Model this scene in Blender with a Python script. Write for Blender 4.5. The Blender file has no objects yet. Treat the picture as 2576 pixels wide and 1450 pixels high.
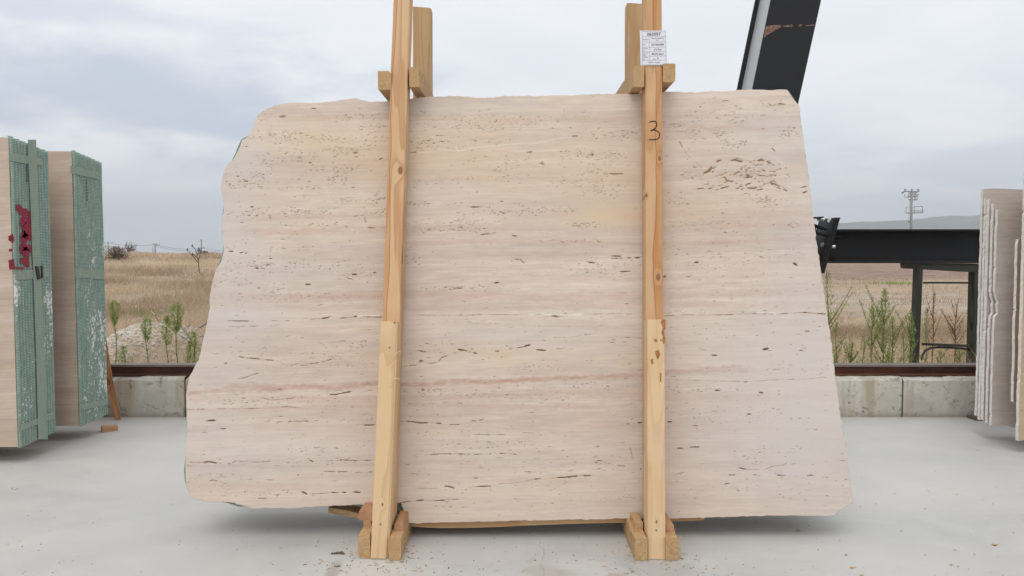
import bpy, math, random
import numpy as np
from mathutils import Vector, Matrix

random.seed(7)
RNG = np.random.default_rng(11)
scene = bpy.context.scene
COL = scene.collection
R = math.radians

# ------------------------------------------------------------------ camera
F = 1900.0            # focal length in units of a 2576 wide frame
CU, CV = 1288.0, 725.0
CH = 1.10             # eye height
PITCH = math.atan((CV - 637.0) / F)
cam_d = bpy.data.cameras.new("camera")
cam_d.sensor_width = 36.0
cam_d.lens = 36.0 * F / 2576.0
cam_d.clip_start = 0.05
cam_d.clip_end = 9000
cam = bpy.data.objects.new("camera", cam_d)
cam.location = (0, 0, CH)
cam.rotation_euler = (R(90) - PITCH, 0, 0)
COL.objects.link(cam)
scene.camera = cam

# ------------------------------------------------------------------ render
scene.render.engine = 'CYCLES'
scene.cycles.use_denoising = True
scene.cycles.max_bounces = 8
scene.cycles.diffuse_bounces = 4
scene.cycles.volume_bounces = 0
scene.cycles.volume_max_steps = 32
scene.view_settings.view_transform = 'Standard'
scene.view_settings.look = 'None'
scene.view_settings.gamma = 1
scene.view_settings.use_curve_mapping = False
scene.view_settings.exposure = 0.12

# ------------------------------------------------------------------ node helper
class NT:
    def __init__(s, tree):
        s.t = tree
        tree.nodes.clear()
    def n(s, typ, **kw):
        nd = s.t.nodes.new(typ)
        for k, v in kw.items():
            if k.startswith('i_'):
                key = k[2:]
                key = int(key) if key.isdigit() else key
                s.put(nd.inputs[key], v)
            else:
                setattr(nd, k, v)
        return nd
    def put(s, sock, v):
        if isinstance(v, bpy.types.NodeSocket):
            s.t.links.new(v, sock)
        elif v is not None:
            if isinstance(v, (tuple, list)) and len(v) == 3 and sock.type == 'RGBA':
                v = (*v, 1)
            sock.default_value = v
    def m(s, op, a, b=None, c=None, clamp=False):
        nd = s.t.nodes.new('ShaderNodeMath'); nd.operation = op; nd.use_clamp = clamp
        s.put(nd.inputs[0], a)
        if b is not None: s.put(nd.inputs[1], b)
        if c is not None: s.put(nd.inputs[2], c)
        return nd.outputs[0]
    def vm(s, op, a, b=None, out=0):
        nd = s.t.nodes.new('ShaderNodeVectorMath'); nd.operation = op
        s.put(nd.inputs[0], a)
        if b is not None:
            s.put(nd.inputs[3 if op == 'SCALE' else 1], b)
        return nd.outputs[out]
    def mix(s, f, a, b, mode='MIX'):
        nd = s.t.nodes.new('ShaderNodeMix'); nd.data_type = 'RGBA'; nd.blend_type = mode
        s.put(nd.inputs[0], f); s.put(nd.inputs[6], a); s.put(nd.inputs[7], b)
        return nd.outputs[2]
    def ramp(s, f, lo, hi, a=0.0, b=1.0, smooth=True):
        nd = s.t.nodes.new('ShaderNodeMapRange')
        nd.interpolation_type = 'SMOOTHSTEP' if smooth else 'LINEAR'
        s.put(nd.inputs[0], f)
        for k, v in zip((1, 2, 3, 4), (lo, hi, a, b)): s.put(nd.inputs[k], v)
        return nd.outputs[0]
    def noise(s, vec, scale, detail=2.0, rough=0.5, dist=0.0, color=False):
        nd = s.t.nodes.new('ShaderNodeTexNoise')
        s.put(nd.inputs['Vector'], vec)
        nd.inputs['Scale'].default_value = scale
        nd.inputs['Detail'].default_value = detail
        nd.inputs['Roughness'].default_value = rough
        nd.inputs['Distortion'].default_value = dist
        return nd.outputs[1 if color else 0]
    def vscale(s, vec, v, off=None):
        nd = s.t.nodes.new('ShaderNodeVectorMath'); nd.operation = 'MULTIPLY'
        s.put(nd.inputs[0], vec); nd.inputs[1].default_value = v
        o = nd.outputs[0]
        if off is not None: o = s.vm('ADD', o, off)
        return o
    def obj(s):
        return s.n('ShaderNodeTexCoord').outputs['Object']
    def sep(s, vec):
        nd = s.n('ShaderNodeSeparateXYZ'); s.put(nd.inputs[0], vec); return nd.outputs
    def attr(s, name, fac=True):
        nd = s.n('ShaderNodeAttribute'); nd.attribute_name = name
        return nd.outputs['Fac'] if fac else nd.outputs['Color']
    def bump(s, h, strength=0.5, dist=0.001, normal=None):
        nd = s.n('ShaderNodeBump'); nd.inputs['Strength'].default_value = strength
        nd.inputs['Distance'].default_value = dist
        s.put(nd.inputs['Height'], h)
        if normal is not None: s.put(nd.inputs['Normal'], normal)
        return nd.outputs[0]
    def out(s, color, rough=0.8, normal=None, metallic=0.0, spec=0.3, sub=None):
        p = s.n('ShaderNodeBsdfPrincipled')
        s.put(p.inputs['Base Color'], color); s.put(p.inputs['Roughness'], rough)
        s.put(p.inputs['Metallic'], metallic)
        p.inputs['Specular IOR Level'].default_value = spec
        if normal is not None: s.put(p.inputs['Normal'], normal)
        o = s.n('ShaderNodeOutputMaterial')
        s.t.links.new(p.outputs[0], o.inputs['Surface'])
        return p

def mat(name):
    m = bpy.data.materials.new(name); m.use_nodes = True
    return m, NT(m.node_tree)

def flat(name, col, rough=0.6, metallic=0.0, spec=0.3, var=0.12, scale=18):
    m, t = mat(name)
    c = t.obj()
    n = t.noise(c, scale, 4, .6)
    f = t.ramp(n, .25, .75, 1 - var, 1 + var)
    t.out(t.vm('SCALE', (*col,), f) if False else t.mix(1.0, (*col, 1), t.n('ShaderNodeCombineColor', i_0=f, i_1=f, i_2=f).outputs[0], 'MULTIPLY'),
          rough, t.bump(n, .25, .002), metallic, spec)
    return m

# ------------------------------------------------------------------ world: overcast sky
w = bpy.data.worlds.new("World"); scene.world = w; w.use_nodes = True
SUN_EL, SUN_AZ = R(58), R(200)   # azimuth from +Y, clockwise: behind the camera, a little left
t = NT(w.node_tree)
sky = t.n('ShaderNodeTexSky'); sky.sky_type = 'NISHITA'; sky.sun_disc = False
sky.sun_elevation = SUN_EL; sky.sun_rotation = SUN_AZ
dirn = t.n('ShaderNodeTexCoord').outputs['Generated']
sx, sy, sz = t.sep(dirn)
# cloud sheet: project the direction on a flat layer so clouds shrink towards the horizon
hz = t.m('ADD', t.m('MAXIMUM', sz, 0.0), 0.22)
cvec = t.n('ShaderNodeCombineXYZ', i_0=t.m('DIVIDE', sx, hz), i_1=t.m('DIVIDE', sy, hz), i_2=0.0).outputs[0]
cvec = t.vm('ADD', cvec, (3.1, 7.7, 0.0))
n1 = t.noise(cvec, 0.9, 6, .52, .3)
n2 = t.noise(cvec, 2.6, 6, .55, .2)
cl = t.m('ADD', t.m('MULTIPLY', n1, .7), t.m('MULTIPLY', n2, .3))
def blob(u, v, ru, rv):
    """soft bank of cloud seen towards one compass direction"""
    d = Vector(((u - CU) / F, math.cos(PITCH) + (CV - v) / F * math.sin(PITCH), -math.sin(PITCH) + (CV - v) / F * math.cos(PITCH))).normalized()
    az, el = math.atan2(d.x, d.y), math.asin(d.z)
    a = t.m('DIVIDE', t.m('SUBTRACT', t.m('ARCTAN2', sx, sy), az), ru / F)
    e = t.m('DIVIDE', t.m('SUBTRACT', t.m('ARCSINE', sz), el), rv / F)
    wob = t.m('MULTIPLY', t.m('SUBTRACT', n2, .5), 2.2)
    r = t.m('ADD', t.m('SQRT', t.m('ADD', t.m('MULTIPLY', a, a), t.m('MULTIPLY', e, e))), wob)
    return t.ramp(r, 1.25, .2)
dark = t.m('MAXIMUM', t.m('MULTIPLY', blob(330, 235, 640, 135), .95), t.m('MULTIPLY', blob(120, 20, 300, 45), .6))
dark = t.m('MAXIMUM', dark, t.m('MULTIPLY', blob(2420, 420, 420, 60), .5))
dark = t.m('MAXIMUM', dark, t.m('MULTIPLY', blob(700, 560, 900, 60), .15))
c0 = t.mix(t.ramp(cl, .38, .60), (.66, .71, .775), (.86, .88, .905))
# the sheet is thinner, so brighter, higher up; greyer and hazier low down
el = t.ramp(sz, .02, .34)
c0 = t.mix(t.m('MULTIPLY', el, .62), c0, (.87, .885, .91))
c0 = t.mix(t.ramp(sz, .16, -.02, 0, .7), c0, (.74, .785, .83))
c1 = t.mix(dark, c0, (.52, .575, .675))
cs = t.n('ShaderNodeBackground', i_Color=c1, i_Strength=1.14)
bs = t.n('ShaderNodeBackground', i_Color=sky.outputs[0], i_Strength=0.06)
mx = t.n('ShaderNodeMixShader'); mx.inputs[0].default_value = .93
t.t.links.new(bs.outputs[0], mx.inputs[1]); t.t.links.new(cs.outputs[0], mx.inputs[2])
o = t.n('ShaderNodeOutputWorld'); t.t.links.new(mx.outputs[0], o.inputs['Surface'])

sd = bpy.data.lights.new("sun", 'SUN'); sd.energy = 1.1; sd.angle = R(38); sd.color = (1, .965, .92)
sun = bpy.data.objects.new("sun", sd); COL.objects.link(sun)
sdir = Vector((math.sin(SUN_AZ) * math.cos(SUN_EL), math.cos(SUN_AZ) * math.cos(SUN_EL), math.sin(SUN_EL)))
sun.rotation_euler = sdir.to_track_quat('Z', 'Y').to_euler()
sun.location = (0, -4, 9)

# ------------------------------------------------------------------ geometry of the view
CP, SP = math.cos(PITCH), math.sin(PITCH)
def ray(u, v):
    b = (CV - v) / F
    return Vector(((u - CU) / F, CP + b * SP, -SP + b * CP))
CAM = Vector((0, 0, CH))
def Py(u, v, y): d = ray(u, v); return CAM + d * (y / d.y)
def Pz(u, v, z): d = ray(u, v); return CAM + d * ((z - CH) / d.z)
def Px(u, v, x): d = ray(u, v); return CAM + d * (x / d.x)
def Pp(u, v, p, n): d = ray(u, v); return CAM + d * ((p - CAM).dot(n) / d.dot(n))
def crop(ox, oy, s, pts): return [((ox + x / s) / 1.4907, (oy + y / s) / 1.4907) for x, y in pts]

# ------------------------------------------------------------------ object helpers
WM = {}
def place(o, M=None, parent=None):
    M = M or Matrix.Identity(4)
    if parent is not None:
        o.parent = parent
        o.matrix_basis = WM[parent.name].inverted() @ M
    else:
        o.matrix_basis = M
    WM[o.name] = M
    return o
def tag(o, label=None, cat=None, group=None, kind=None):
    if label: o['label'] = label
    if cat: o['category'] = cat
    if group: o['group'] = group
    if kind: o['kind'] = kind
    return o
def empty(name, loc, label, cat, group=None):
    o = bpy.data.objects.new(name, None); COL.objects.link(o); o.empty_display_size = .1
    place(o, Matrix.Translation(Vector(loc)))
    return tag(o, label, cat, group)
def mesh(name, V, Fc, m, parent=None, M=None, smooth=False):
    me = bpy.data.meshes.new(name)
    me.from_pydata([tuple(v) for v in V], [], [tuple(f) for f in Fc])
    if m: me.materials.append(m)
    if smooth: me.polygons.foreach_set('use_smooth', [True] * len(me.polygons))
    me.update()
    o = bpy.data.objects.new(name, me); COL.objects.link(o)
    return place(o, M, parent)
def meshnp(name, V, Q, m, parent=None, M=None, smooth=False, attrs=None):
    """V (n,3) float, Q (k,3|4) int"""
    me = bpy.data.meshes.new(name)
    k = Q.shape[1]
    me.vertices.add(len(V)); me.vertices.foreach_set('co', np.ascontiguousarray(V, dtype=np.float32).ravel())
    me.loops.add(Q.size); me.loops.foreach_set('vertex_index', np.ascontiguousarray(Q, dtype=np.int32).ravel())
    me.polygons.add(len(Q)); me.polygons.foreach_set('loop_start', np.arange(0, Q.size, k, dtype=np.int32))
    me.update(calc_edges=True)
    me.polygons.foreach_set('use_smooth', np.full(len(Q), smooth))
    if m: me.materials.append(m)
    for an, arr in (attrs or {}).items():
        if arr.ndim == 1:
            a = me.attributes.new(an, 'FLOAT', 'POINT'); a.data.foreach_set('value', arr.astype(np.float32))
        else:
            a = me.attributes.new(an, 'FLOAT_COLOR', 'POINT')
            a.data.foreach_set('color', np.concatenate([arr, np.ones((len(arr), 1))], 1).astype(np.float32).ravel())
    me.update()
    o = bpy.data.objects.new(name, me); COL.objects.link(o)
    return place(o, M, parent)

def frame(p0, p1, side=Vector((1, 0, 0))):
    """matrix at p0 whose local Z runs to p1 and local X is as near as can be to side"""
    z = (p1 - p0).normalized(); x = (side - z * side.dot(z)).normalized(); y = z.cross(x)
    M = Matrix((x, y, z)).transposed().to_4x4(); M.translation = p0
    return M
def stick_geo(w, d, L, ch=.003, seg=8, jit=.0006, bow=0.0, chs=None, slant=0.0):
    """sawn timber: chamfered section swept along Z; x in +-w/2, y in 0..d"""
    chs = chs or (ch,) * 4
    V, Fc = [], []
    for i in range(seg + 1):
        z = L * i / seg; b = bow * math.sin(math.pi * i / seg)
        a, c = w / 2, d
        j = lambda: random.uniform(-jit, jit)
        c0, c1, c2, c3 = chs      # front-left, front-right, back-right, back-left
        ring = [(-a, c0), (-a + c0, 0), (a - c1, 0), (a, c1), (a, c - c2), (a - c2, c), (-a + c3, c), (-a, c - c3)]
        for x, y in ring:
            zz = z + (slant * (x / a) if i in (0, seg) else 0)
            V.append((x + j(), y + b + j(), zz))
    for i in range(seg):
        for k in range(8):
            p, q = i * 8 + k, i * 8 + (k + 1) % 8
            Fc.append((p, q, q + 8, p + 8))
    Fc.append(tuple(range(7, -1, -1))); Fc.append(tuple(seg * 8 + k for k in range(8)))
    return V, Fc
def stick(name, p0, p1, w, d, m, parent=None, side=Vector((1, 0, 0)), **kw):
    """front face centre line runs p0 to p1, thickness d goes away from the viewer"""
    M = frame(p0, p1, side)
    V, Fc = stick_geo(w, d, (p1 - p0).length, **kw)
    return mesh(name, V, Fc, m, parent, M)
class MB:
    def __init__(s): s.V, s.F = [], []
    def add(s, V, Fc):
        b = len(s.V); s.V += [tuple(v) for v in V]; s.F += [tuple(i + b for i in f) for f in Fc]
    def box(s, a, b):
        (x0, y0, z0), (x1, y1, z1) = a, b
        s.add([(x0, y0, z0), (x1, y0, z0), (x1, y1, z0), (x0, y1, z0), (x0, y0, z1), (x1, y0, z1), (x1, y1, z1), (x0, y1, z1)],
              [(0, 3, 2, 1), (4, 5, 6, 7), (0, 1, 5, 4), (1, 2, 6, 5), (2, 3, 7, 6), (3, 0, 4, 7)])
    def hexa(s, c):   # 8 corners: front quad (bl,br,tr,tl) then back quad
        s.add(c, [(0, 1, 2, 3), (5, 4, 7, 6), (4, 0, 3, 7), (1, 5, 6, 2), (3, 2, 6, 7), (4, 5, 1, 0)])
    def tube(s, pts, r, n=8, r1=None, cap=True):
        pts = [Vector(p) for p in pts]; b = len(s.V); m_ = len(pts)
        for i, p in enumerate(pts):
            d = (pts[min(i + 1, m_ - 1)] - pts[max(i - 1, 0)]).normalized()
            a = Vector((0, 0, 1)) if abs(d.z) < .9 else Vector((0, 1, 0))
            x = d.cross(a).normalized(); y = d.cross(x)
            rr = r + ((r1 if r1 is not None else r) - r) * i / max(1, m_ - 1)
            for k in range(n):
                t_ = 2 * math.pi * k / n
                s.V.append(tuple(p + x * math.cos(t_) * rr + y * math.sin(t_) * rr))
        for i in range(m_ - 1):
            for k in range(n):
                p, q = b + i * n + k, b + i * n + (k + 1) % n
                s.F.append((p, p + n, q + n, q))
        if cap:
            s.F.append(tuple(b + k for k in range(n))); s.F.append(tuple(b + (m_ - 1) * n + k for k in range(n - 1, -1, -1)))
    def build(s, name, m, parent=None, M=None, smooth=False):
        V = s.V
        if M is not None:
            Mi = M.inverted(); V = [tuple(Mi @ Vector(v)) for v in V]
        return mesh(name, V, s.F, m, parent, M if M is not None else None, smooth)

# ------------------------------------------------------------------ materials
def wood(name, base, darkc, knots=(), ring=9.0, amp=.5, zs=.75, seed=0.0, red=0.0, heart=None):
    m, t = mat(name)
    o = t.obj()
    rnd = t.n('ShaderNodeObjectInfo').outputs['Random']
    off = t.n('ShaderNodeCombineXYZ', i_0=t.m('MULTIPLY', rnd, 7.0), i_1=seed, i_2=t.m('MULTIPLY', rnd, 13.0)).outputs[0]
    v = t.vscale(o, (9.0, 9.0, zs), off)
    iso = t.noise(v, 1.0, 2.0, .45, .25)
    dk = None
    for (kx, kz, kr) in knots:
        dv = t.vscale(t.vm('SUBTRACT', o, (kx, 0, kz)), (1, 0, .55))
        d = t.m('DIVIDE', t.vm('LENGTH', dv, out=1), kr)
        e = t.m('EXPONENT', t.m('MULTIPLY', t.m('MULTIPLY', d, d), -.22))
        iso = t.m('ADD', iso, t.m('MULTIPLY', e, .15))
        core = t.ramp(d, 1.15, .55)
        dk = core if dk is None else t.m('MAXIMUM', dk, core)
    fr = t.m('FRACT', t.m('MULTIPLY', iso, ring))
    late = t.m('MULTIPLY', t.ramp(fr, .35, .93), t.ramp(fr, 1.0, .95))
    fib = t.noise(t.vscale(o, (340, 340, 6)), 1.0, 3, .6)
    blot = t.noise(t.vscale(o, (14, 14, 3.2), off), 1.0, 3, .55)
    f = t.m('ADD', t.m('MULTIPLY', late, amp), t.m('MULTIPLY', t.m('SUBTRACT', fib, .5), .35), clamp=True)
    c = t.mix(f, (*base, 1), (*darkc, 1))
    c = t.mix(t.ramp(blot, .45, .75, 0, .4 + red), c, (base[0] * .86, base[1] * .70, base[2] * .55, 1))
    c = t.mix(t.ramp(t.m('FRACT', t.m('MULTIPLY', rnd, 3.7)), 0, 1, 0, .16), c, (*darkc, 1))
    if heart:
        x_ = t.sep(o)[0]; wv = t.noise(t.vscale(o, (2, 2, 1.7), (seed, 0, 0)), 1.0, 3, .5, .6)
        hx = t.m('MULTIPLY', t.m('ADD', t.m('SUBTRACT', x_, heart[0]), t.m('MULTIPLY', t.m('SUBTRACT', wv, .5), heart[1])), heart[2])
        hm_ = t.m('MULTIPLY', t.ramp(hx, -.002, .005), t.ramp(late, 0, 1, .55, .9))
        edge_ = t.ramp(t.m('ABSOLUTE', hx), .0035, 0.0, 0, .7)
        c = t.mix(hm_, c, (*heart[3], 1)); c = t.mix(edge_, c, (heart[3][0] * .62, heart[3][1] * .5, heart[3][2] * .4, 1))
    # fine saw marks across the grain, dusty grey smears
    dust = t.noise(t.vscale(o, (5, 5, 2), off), 1.0, 4, .6)
    c = t.mix(t.ramp(dust, .55, .8, 0, .28), c, (.55, .50, .43, 1))
    if dk is not None: c = t.mix(t.m('MULTIPLY', dk, .88), c, (.22, .10, .045, 1))
    saw = t.noise(t.vscale(o, (3, 3, 260)), 1.0, 2, .5)
    h = t.m('ADD', fib, t.m('MULTIPLY', saw, .5))
    t.out(c, .75, t.bump(h, .5, .0012), spec=.25)
    return m
W_PALE = wood("pale_pine", (.67, .475, .275), (.50, .315, .155), knots=[(.004, .19, .004), (.004, .90, .0035)], ring=8, amp=.5, seed=1.3)
W_PALE2 = wood("pale_pine_swirl", (.67, .48, .285), (.52, .34, .17), knots=[(.0, .13, .0045)], ring=9, amp=.38, seed=8.1)
W_L = wood("honey_pine", (.62, .41, .235), (.40, .19, .075), knots=[(.017, 1.35, .011)], ring=7, amp=.55, seed=2.2, red=.1, heart=(-.022, .045, -1, (.50, .235, .085)))
W_R = wood("honey_pine_flamed", (.61, .395, .22), (.38, .175, .065), knots=[(.022, 1.40, .007), (.014, .93, .009), (-.030, 1.25, .005)], ring=6, amp=.45, seed=5.2, red=.15, heart=(.004, .06, 1, (.47, .215, .08)))
W_CUT = wood("sawn_block_pine", (.50, .335, .175), (.34, .19, .08), ring=30, amp=.55, zs=2.0, seed=3.3)
W_RED = wood("reddish_pine", (.49, .285, .16), (.30, .145, .07), ring=10, amp=.5, seed=4.4)
W_BRN = wood("tan_pine", (.52, .345, .185), (.36, .20, .09), ring=10, amp=.5, seed=6.4)

def travertine(name, feat=False, ca=(.640, .535, .443), cb=(.560, .458, .385), cw=(.635, .512, .385), dark=1.0, den=1.0, oa=0):
    m, t = mat(name)
    o = t.obj()
    if not feat:
        rnd = t.n('ShaderNodeObjectInfo').outputs['Random']
        o = t.vm('ADD', o, t.n('ShaderNodeCombineXYZ', i_0=t.m('MULTIPLY', rnd, 9), i_1=0.0, i_2=t.m('MULTIPLY', rnd, 5)).outputs[0])
    warp = t.noise(t.vscale(o, (1.1, 1.1, 1.6)), 1.0, 2, .5)
    x_, y_, z_ = t.sep(o)
    zz = t.m('ADD', t.m('ADD', z_, t.m('MULTIPLY', t.m('SUBTRACT', warp, .5), .055)), t.m('MULTIPLY', x_, -.018))
    v = t.n('ShaderNodeCombineXYZ', i_0=x_, i_1=y_, i_2=zz).outputs[0]
    b1 = t.noise(t.vscale(v, (.5, .5, 7.5)), 1.0, 3, .55)
    b2 = t.noise(t.vscale(v, (1.6, 1.6, 34)), 1.0, 4, .6)
    b3 = t.noise(t.vscale(v, (5, 5, 170)), 1.0, 3, .6)
    cloud = t.noise(t.vscale(v, (2.2, 2.2, 5)), 1.0, 4, .6)
    c = t.mix(t.ramp(b1, .38, .62), (*ca, 1), (*cb, 1))
    c = t.mix(t.ramp(cloud, .48, .72, 0, .55), c, (*cw, 1))
    k = t.m('ADD', t.m('ADD', t.ramp(b2, .3, .7, -.055, .055, False), t.m('ADD', t.ramp(b3, .3, .7, -.085, .085, False), t.ramp(t.noise(t.vscale(v, (9, 9, 34)), 1.0, 5, .7), .3, .7, -.085, .085, False))), 1.0)
    mic = t.noise(o, 260, 2, .6)
    k = t.m('MULTIPLY', k, t.ramp(mic, .2, .8, .955, 1.045, False))
    k = t.m('MULTIPLY', k, dark)
    c = t.mix(1.0, c, t.n('ShaderNodeCombineColor', i_0=k, i_1=t.m('MULTIPLY', k, t.ramp(b2, .3, .7, .985, 1.01, False)), i_2=t.m('MULTIPLY', k, t.ramp(b2, .3, .7, .965, 1.03, False))).outputs[0], 'MULTIPLY')
    # thin darker bedding seams
    seam = t.noise(t.vscale(v, (.9, .9, 46)), 1.0, 1, .4)
    sm = t.m('MULTIPLY', t.ramp(t.m('ABSOLUTE', t.m('SUBTRACT', seam, .5)), .012, 0.0), t.ramp(t.noise(t.vscale(v, (1.7, 1.7, 3)), 1.0, 2), .45, .7))
    c = t.mix(t.m('MULTIPLY', sm, .34), c, (.44, .33, .26, 1))
    # small pits: stretched noise above a threshold, gathered in patches
    pv = t.n('ShaderNodeCombineXYZ', i_0=t.m('MULTIPLY', x_, 105), i_1=t.m('MULTIPLY', y_, 105), i_2=t.m('MULTIPLY', zz, 360)).outputs[0]
    pn = t.noise(pv, 1.0, 1.5, .55)
    gate = t.noise(t.vscale(v, (3.0, 3.0, 15)), 1.0, 2, .55)
    thr = t.ramp(gate, .35, .68, .86 - .03 * den, .655, False)
    if feat:
        thr = t.m('SUBTRACT', thr, t.m('MULTIPLY', t.attr('dens'), .03))
    pit = t.ramp(t.m('SUBTRACT', pn, thr), 0, .035)
    pit = t.m('MULTIPLY', pit, .32)
    if feat:
        pit = t.m('MAXIMUM', pit, t.attr('pit'))
        vein = t.m('MULTIPLY', t.attr('vein'), t.ramp(t.noise(t.vscale(o, (18, 18, 60)), 1.0, 4, .65), .25, .7, .35, 1))
        c = t.mix(t.m('MULTIPLY', vein, .85, clamp=True), c, (.47, .30, .235, 1))
        c = t.mix(t.m('MULTIPLY', t.attr('warm'), t.ramp(cloud, .2, .8, .3, .95), clamp=True), c, (.64, .475, .30, 1))
        c = t.mix(t.m('MULTIPLY', t.attr('cool'), .9, clamp=True), c, (.59, .535, .505, 1))
        c = t.mix(t.m('MULTIPLY', t.attr('white'), .8, clamp=True), c, (.80, .75, .68, 1))
    pc = t.mix(t.ramp(t.noise(o, 14, 2), .4, .7), (.17, .105, .07, 1), (.30, .165, .095, 1))
    if feat:
        pc = t.mix(t.attr('rust'), pc, (.27, .145, .08, 1))
    # a slightly stained halo round the pits
    halo = t.ramp(t.m('SUBTRACT', pn, thr), -.06, .02, 0, .16)
    c = t.mix(halo, c, (.48, .36, .25, 1))
    if feat: pit = t.m('MULTIPLY', pit, 1.25, clamp=True)
    c = t.mix(t.m('MULTIPLY', pit, 1.0, clamp=True), c, pc)
    h = t.m('SUBTRACT', t.m('MULTIPLY', mic, .08), pit)
    t.out(c, .78, t.bump(h, .55, .0015), spec=.25)
    return m
TRAV = travertine("travertine_polished", True)
TRAV_B = travertine("travertine_bundle_face", False, (.57, .46, .37), (.49, .385, .305), (.54, .42, .31), den=.6)
TRAV_C = travertine("travertine_grey_brown_face", False, (.60, .535, .485), (.54, .475, .43), (.58, .50, .43), den=.8)
TRAV_D = travertine("travertine_ochre_face", False, (.46, .355, .25), (.42, .32, .22), (.50, .37, .20), den=.6)
def rough_stone(name, c1, c2):
    m, t = mat(name); o = t.obj()
    n = t.noise(o, 38, 5, .65); n2 = t.noise(o, 7, 3, .5)
    c = t.mix(t.ramp(n, .35, .65), (*c1, 1), (*c2, 1))
    c = t.mix(t.ramp(n2, .55, .75, 0, .35), c, (c1[0] * .75, c1[1] * .68, c1[2] * .6, 1))
    t.out(c, .9, t.bump(n, .9, .006), spec=.2); return m
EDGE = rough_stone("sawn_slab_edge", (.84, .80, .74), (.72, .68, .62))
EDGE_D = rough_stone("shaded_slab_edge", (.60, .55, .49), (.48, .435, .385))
ROCK = rough_stone("pale_rubble", (.62, .57, .50), (.46, .41, .35))

def meshcloth(name, base=(.155, .25, .20), thread=(.50, .575, .525), flakes=0.0, line=760, seed=0.0):
    m, t = mat(name); o = t.obj(); x, y, z = t.sep(o)
    wob = t.noise(t.vscale(o, (8, 8, 2.5)), 1.0, 3, .5)
    zz = t.m('ADD', z, t.m('MULTIPLY', wob, .02))
    weft = t.ramp(t.m('SINE', t.m('MULTIPLY', zz, line)), -.2, .8)
    warp = t.ramp(t.m('SINE', t.m('MULTIPLY', y, 820)), .2, 1)
    n = t.noise(t.vscale(o, (30, 60, 22)), 1.0, 4, .65)
    f = t.m('MULTIPLY', t.m('MAXIMUM', t.m('MULTIPLY', weft, .85), t.m('MULTIPLY', warp, .35)), t.ramp(n, .3, .7, .35, 1))
    c = t.mix(f, (*base, 1), (*thread, 1))
    big = t.noise(t.vscale(o, (3, 10, 3)), 1.0, 3, .6)
    c = t.mix(t.ramp(big, .35, .75, 0, .35), c, (base[0] * 1.8, base[1] * 1.15, base[2] * 1.15, 1))
    if flakes:
        a = t.noise(t.vm('ADD', t.vscale(o, (62, 85, 46)), (seed, 0, 0)), 1.0, 4, .65)
        g = t.noise(t.vm('ADD', t.vscale(o, (3, 5.5, 2.6)), (seed, 3, 1)), 1.0, 2, .5)
        low = t.ramp(z, 1.35, 1.15)
        fl = t.m('MULTIPLY', t.ramp(t.m('SUBTRACT', a, t.ramp(g, .40, .66, .77, .46, False)), 0, .03), low)
        c = t.mix(t.m('MULTIPLY', fl, flakes), c, (.72, .72, .69, 1))
    t.out(c, .7, t.bump(f, .4, .001), spec=.25)
    return m
NET = meshcloth("green_glass_fibre_net", flakes=.95, seed=2.0)
NET_B = meshcloth("green_glass_fibre_net_b", flakes=.95, seed=6.5)
TAPE = meshcloth("grey_green_fibre_tape", (.20, .285, .225), (.40, .45, .385), line=760)
BACKNET = flat("green_backing", (.23, .29, .24), .8, var=.3, scale=30)

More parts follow.
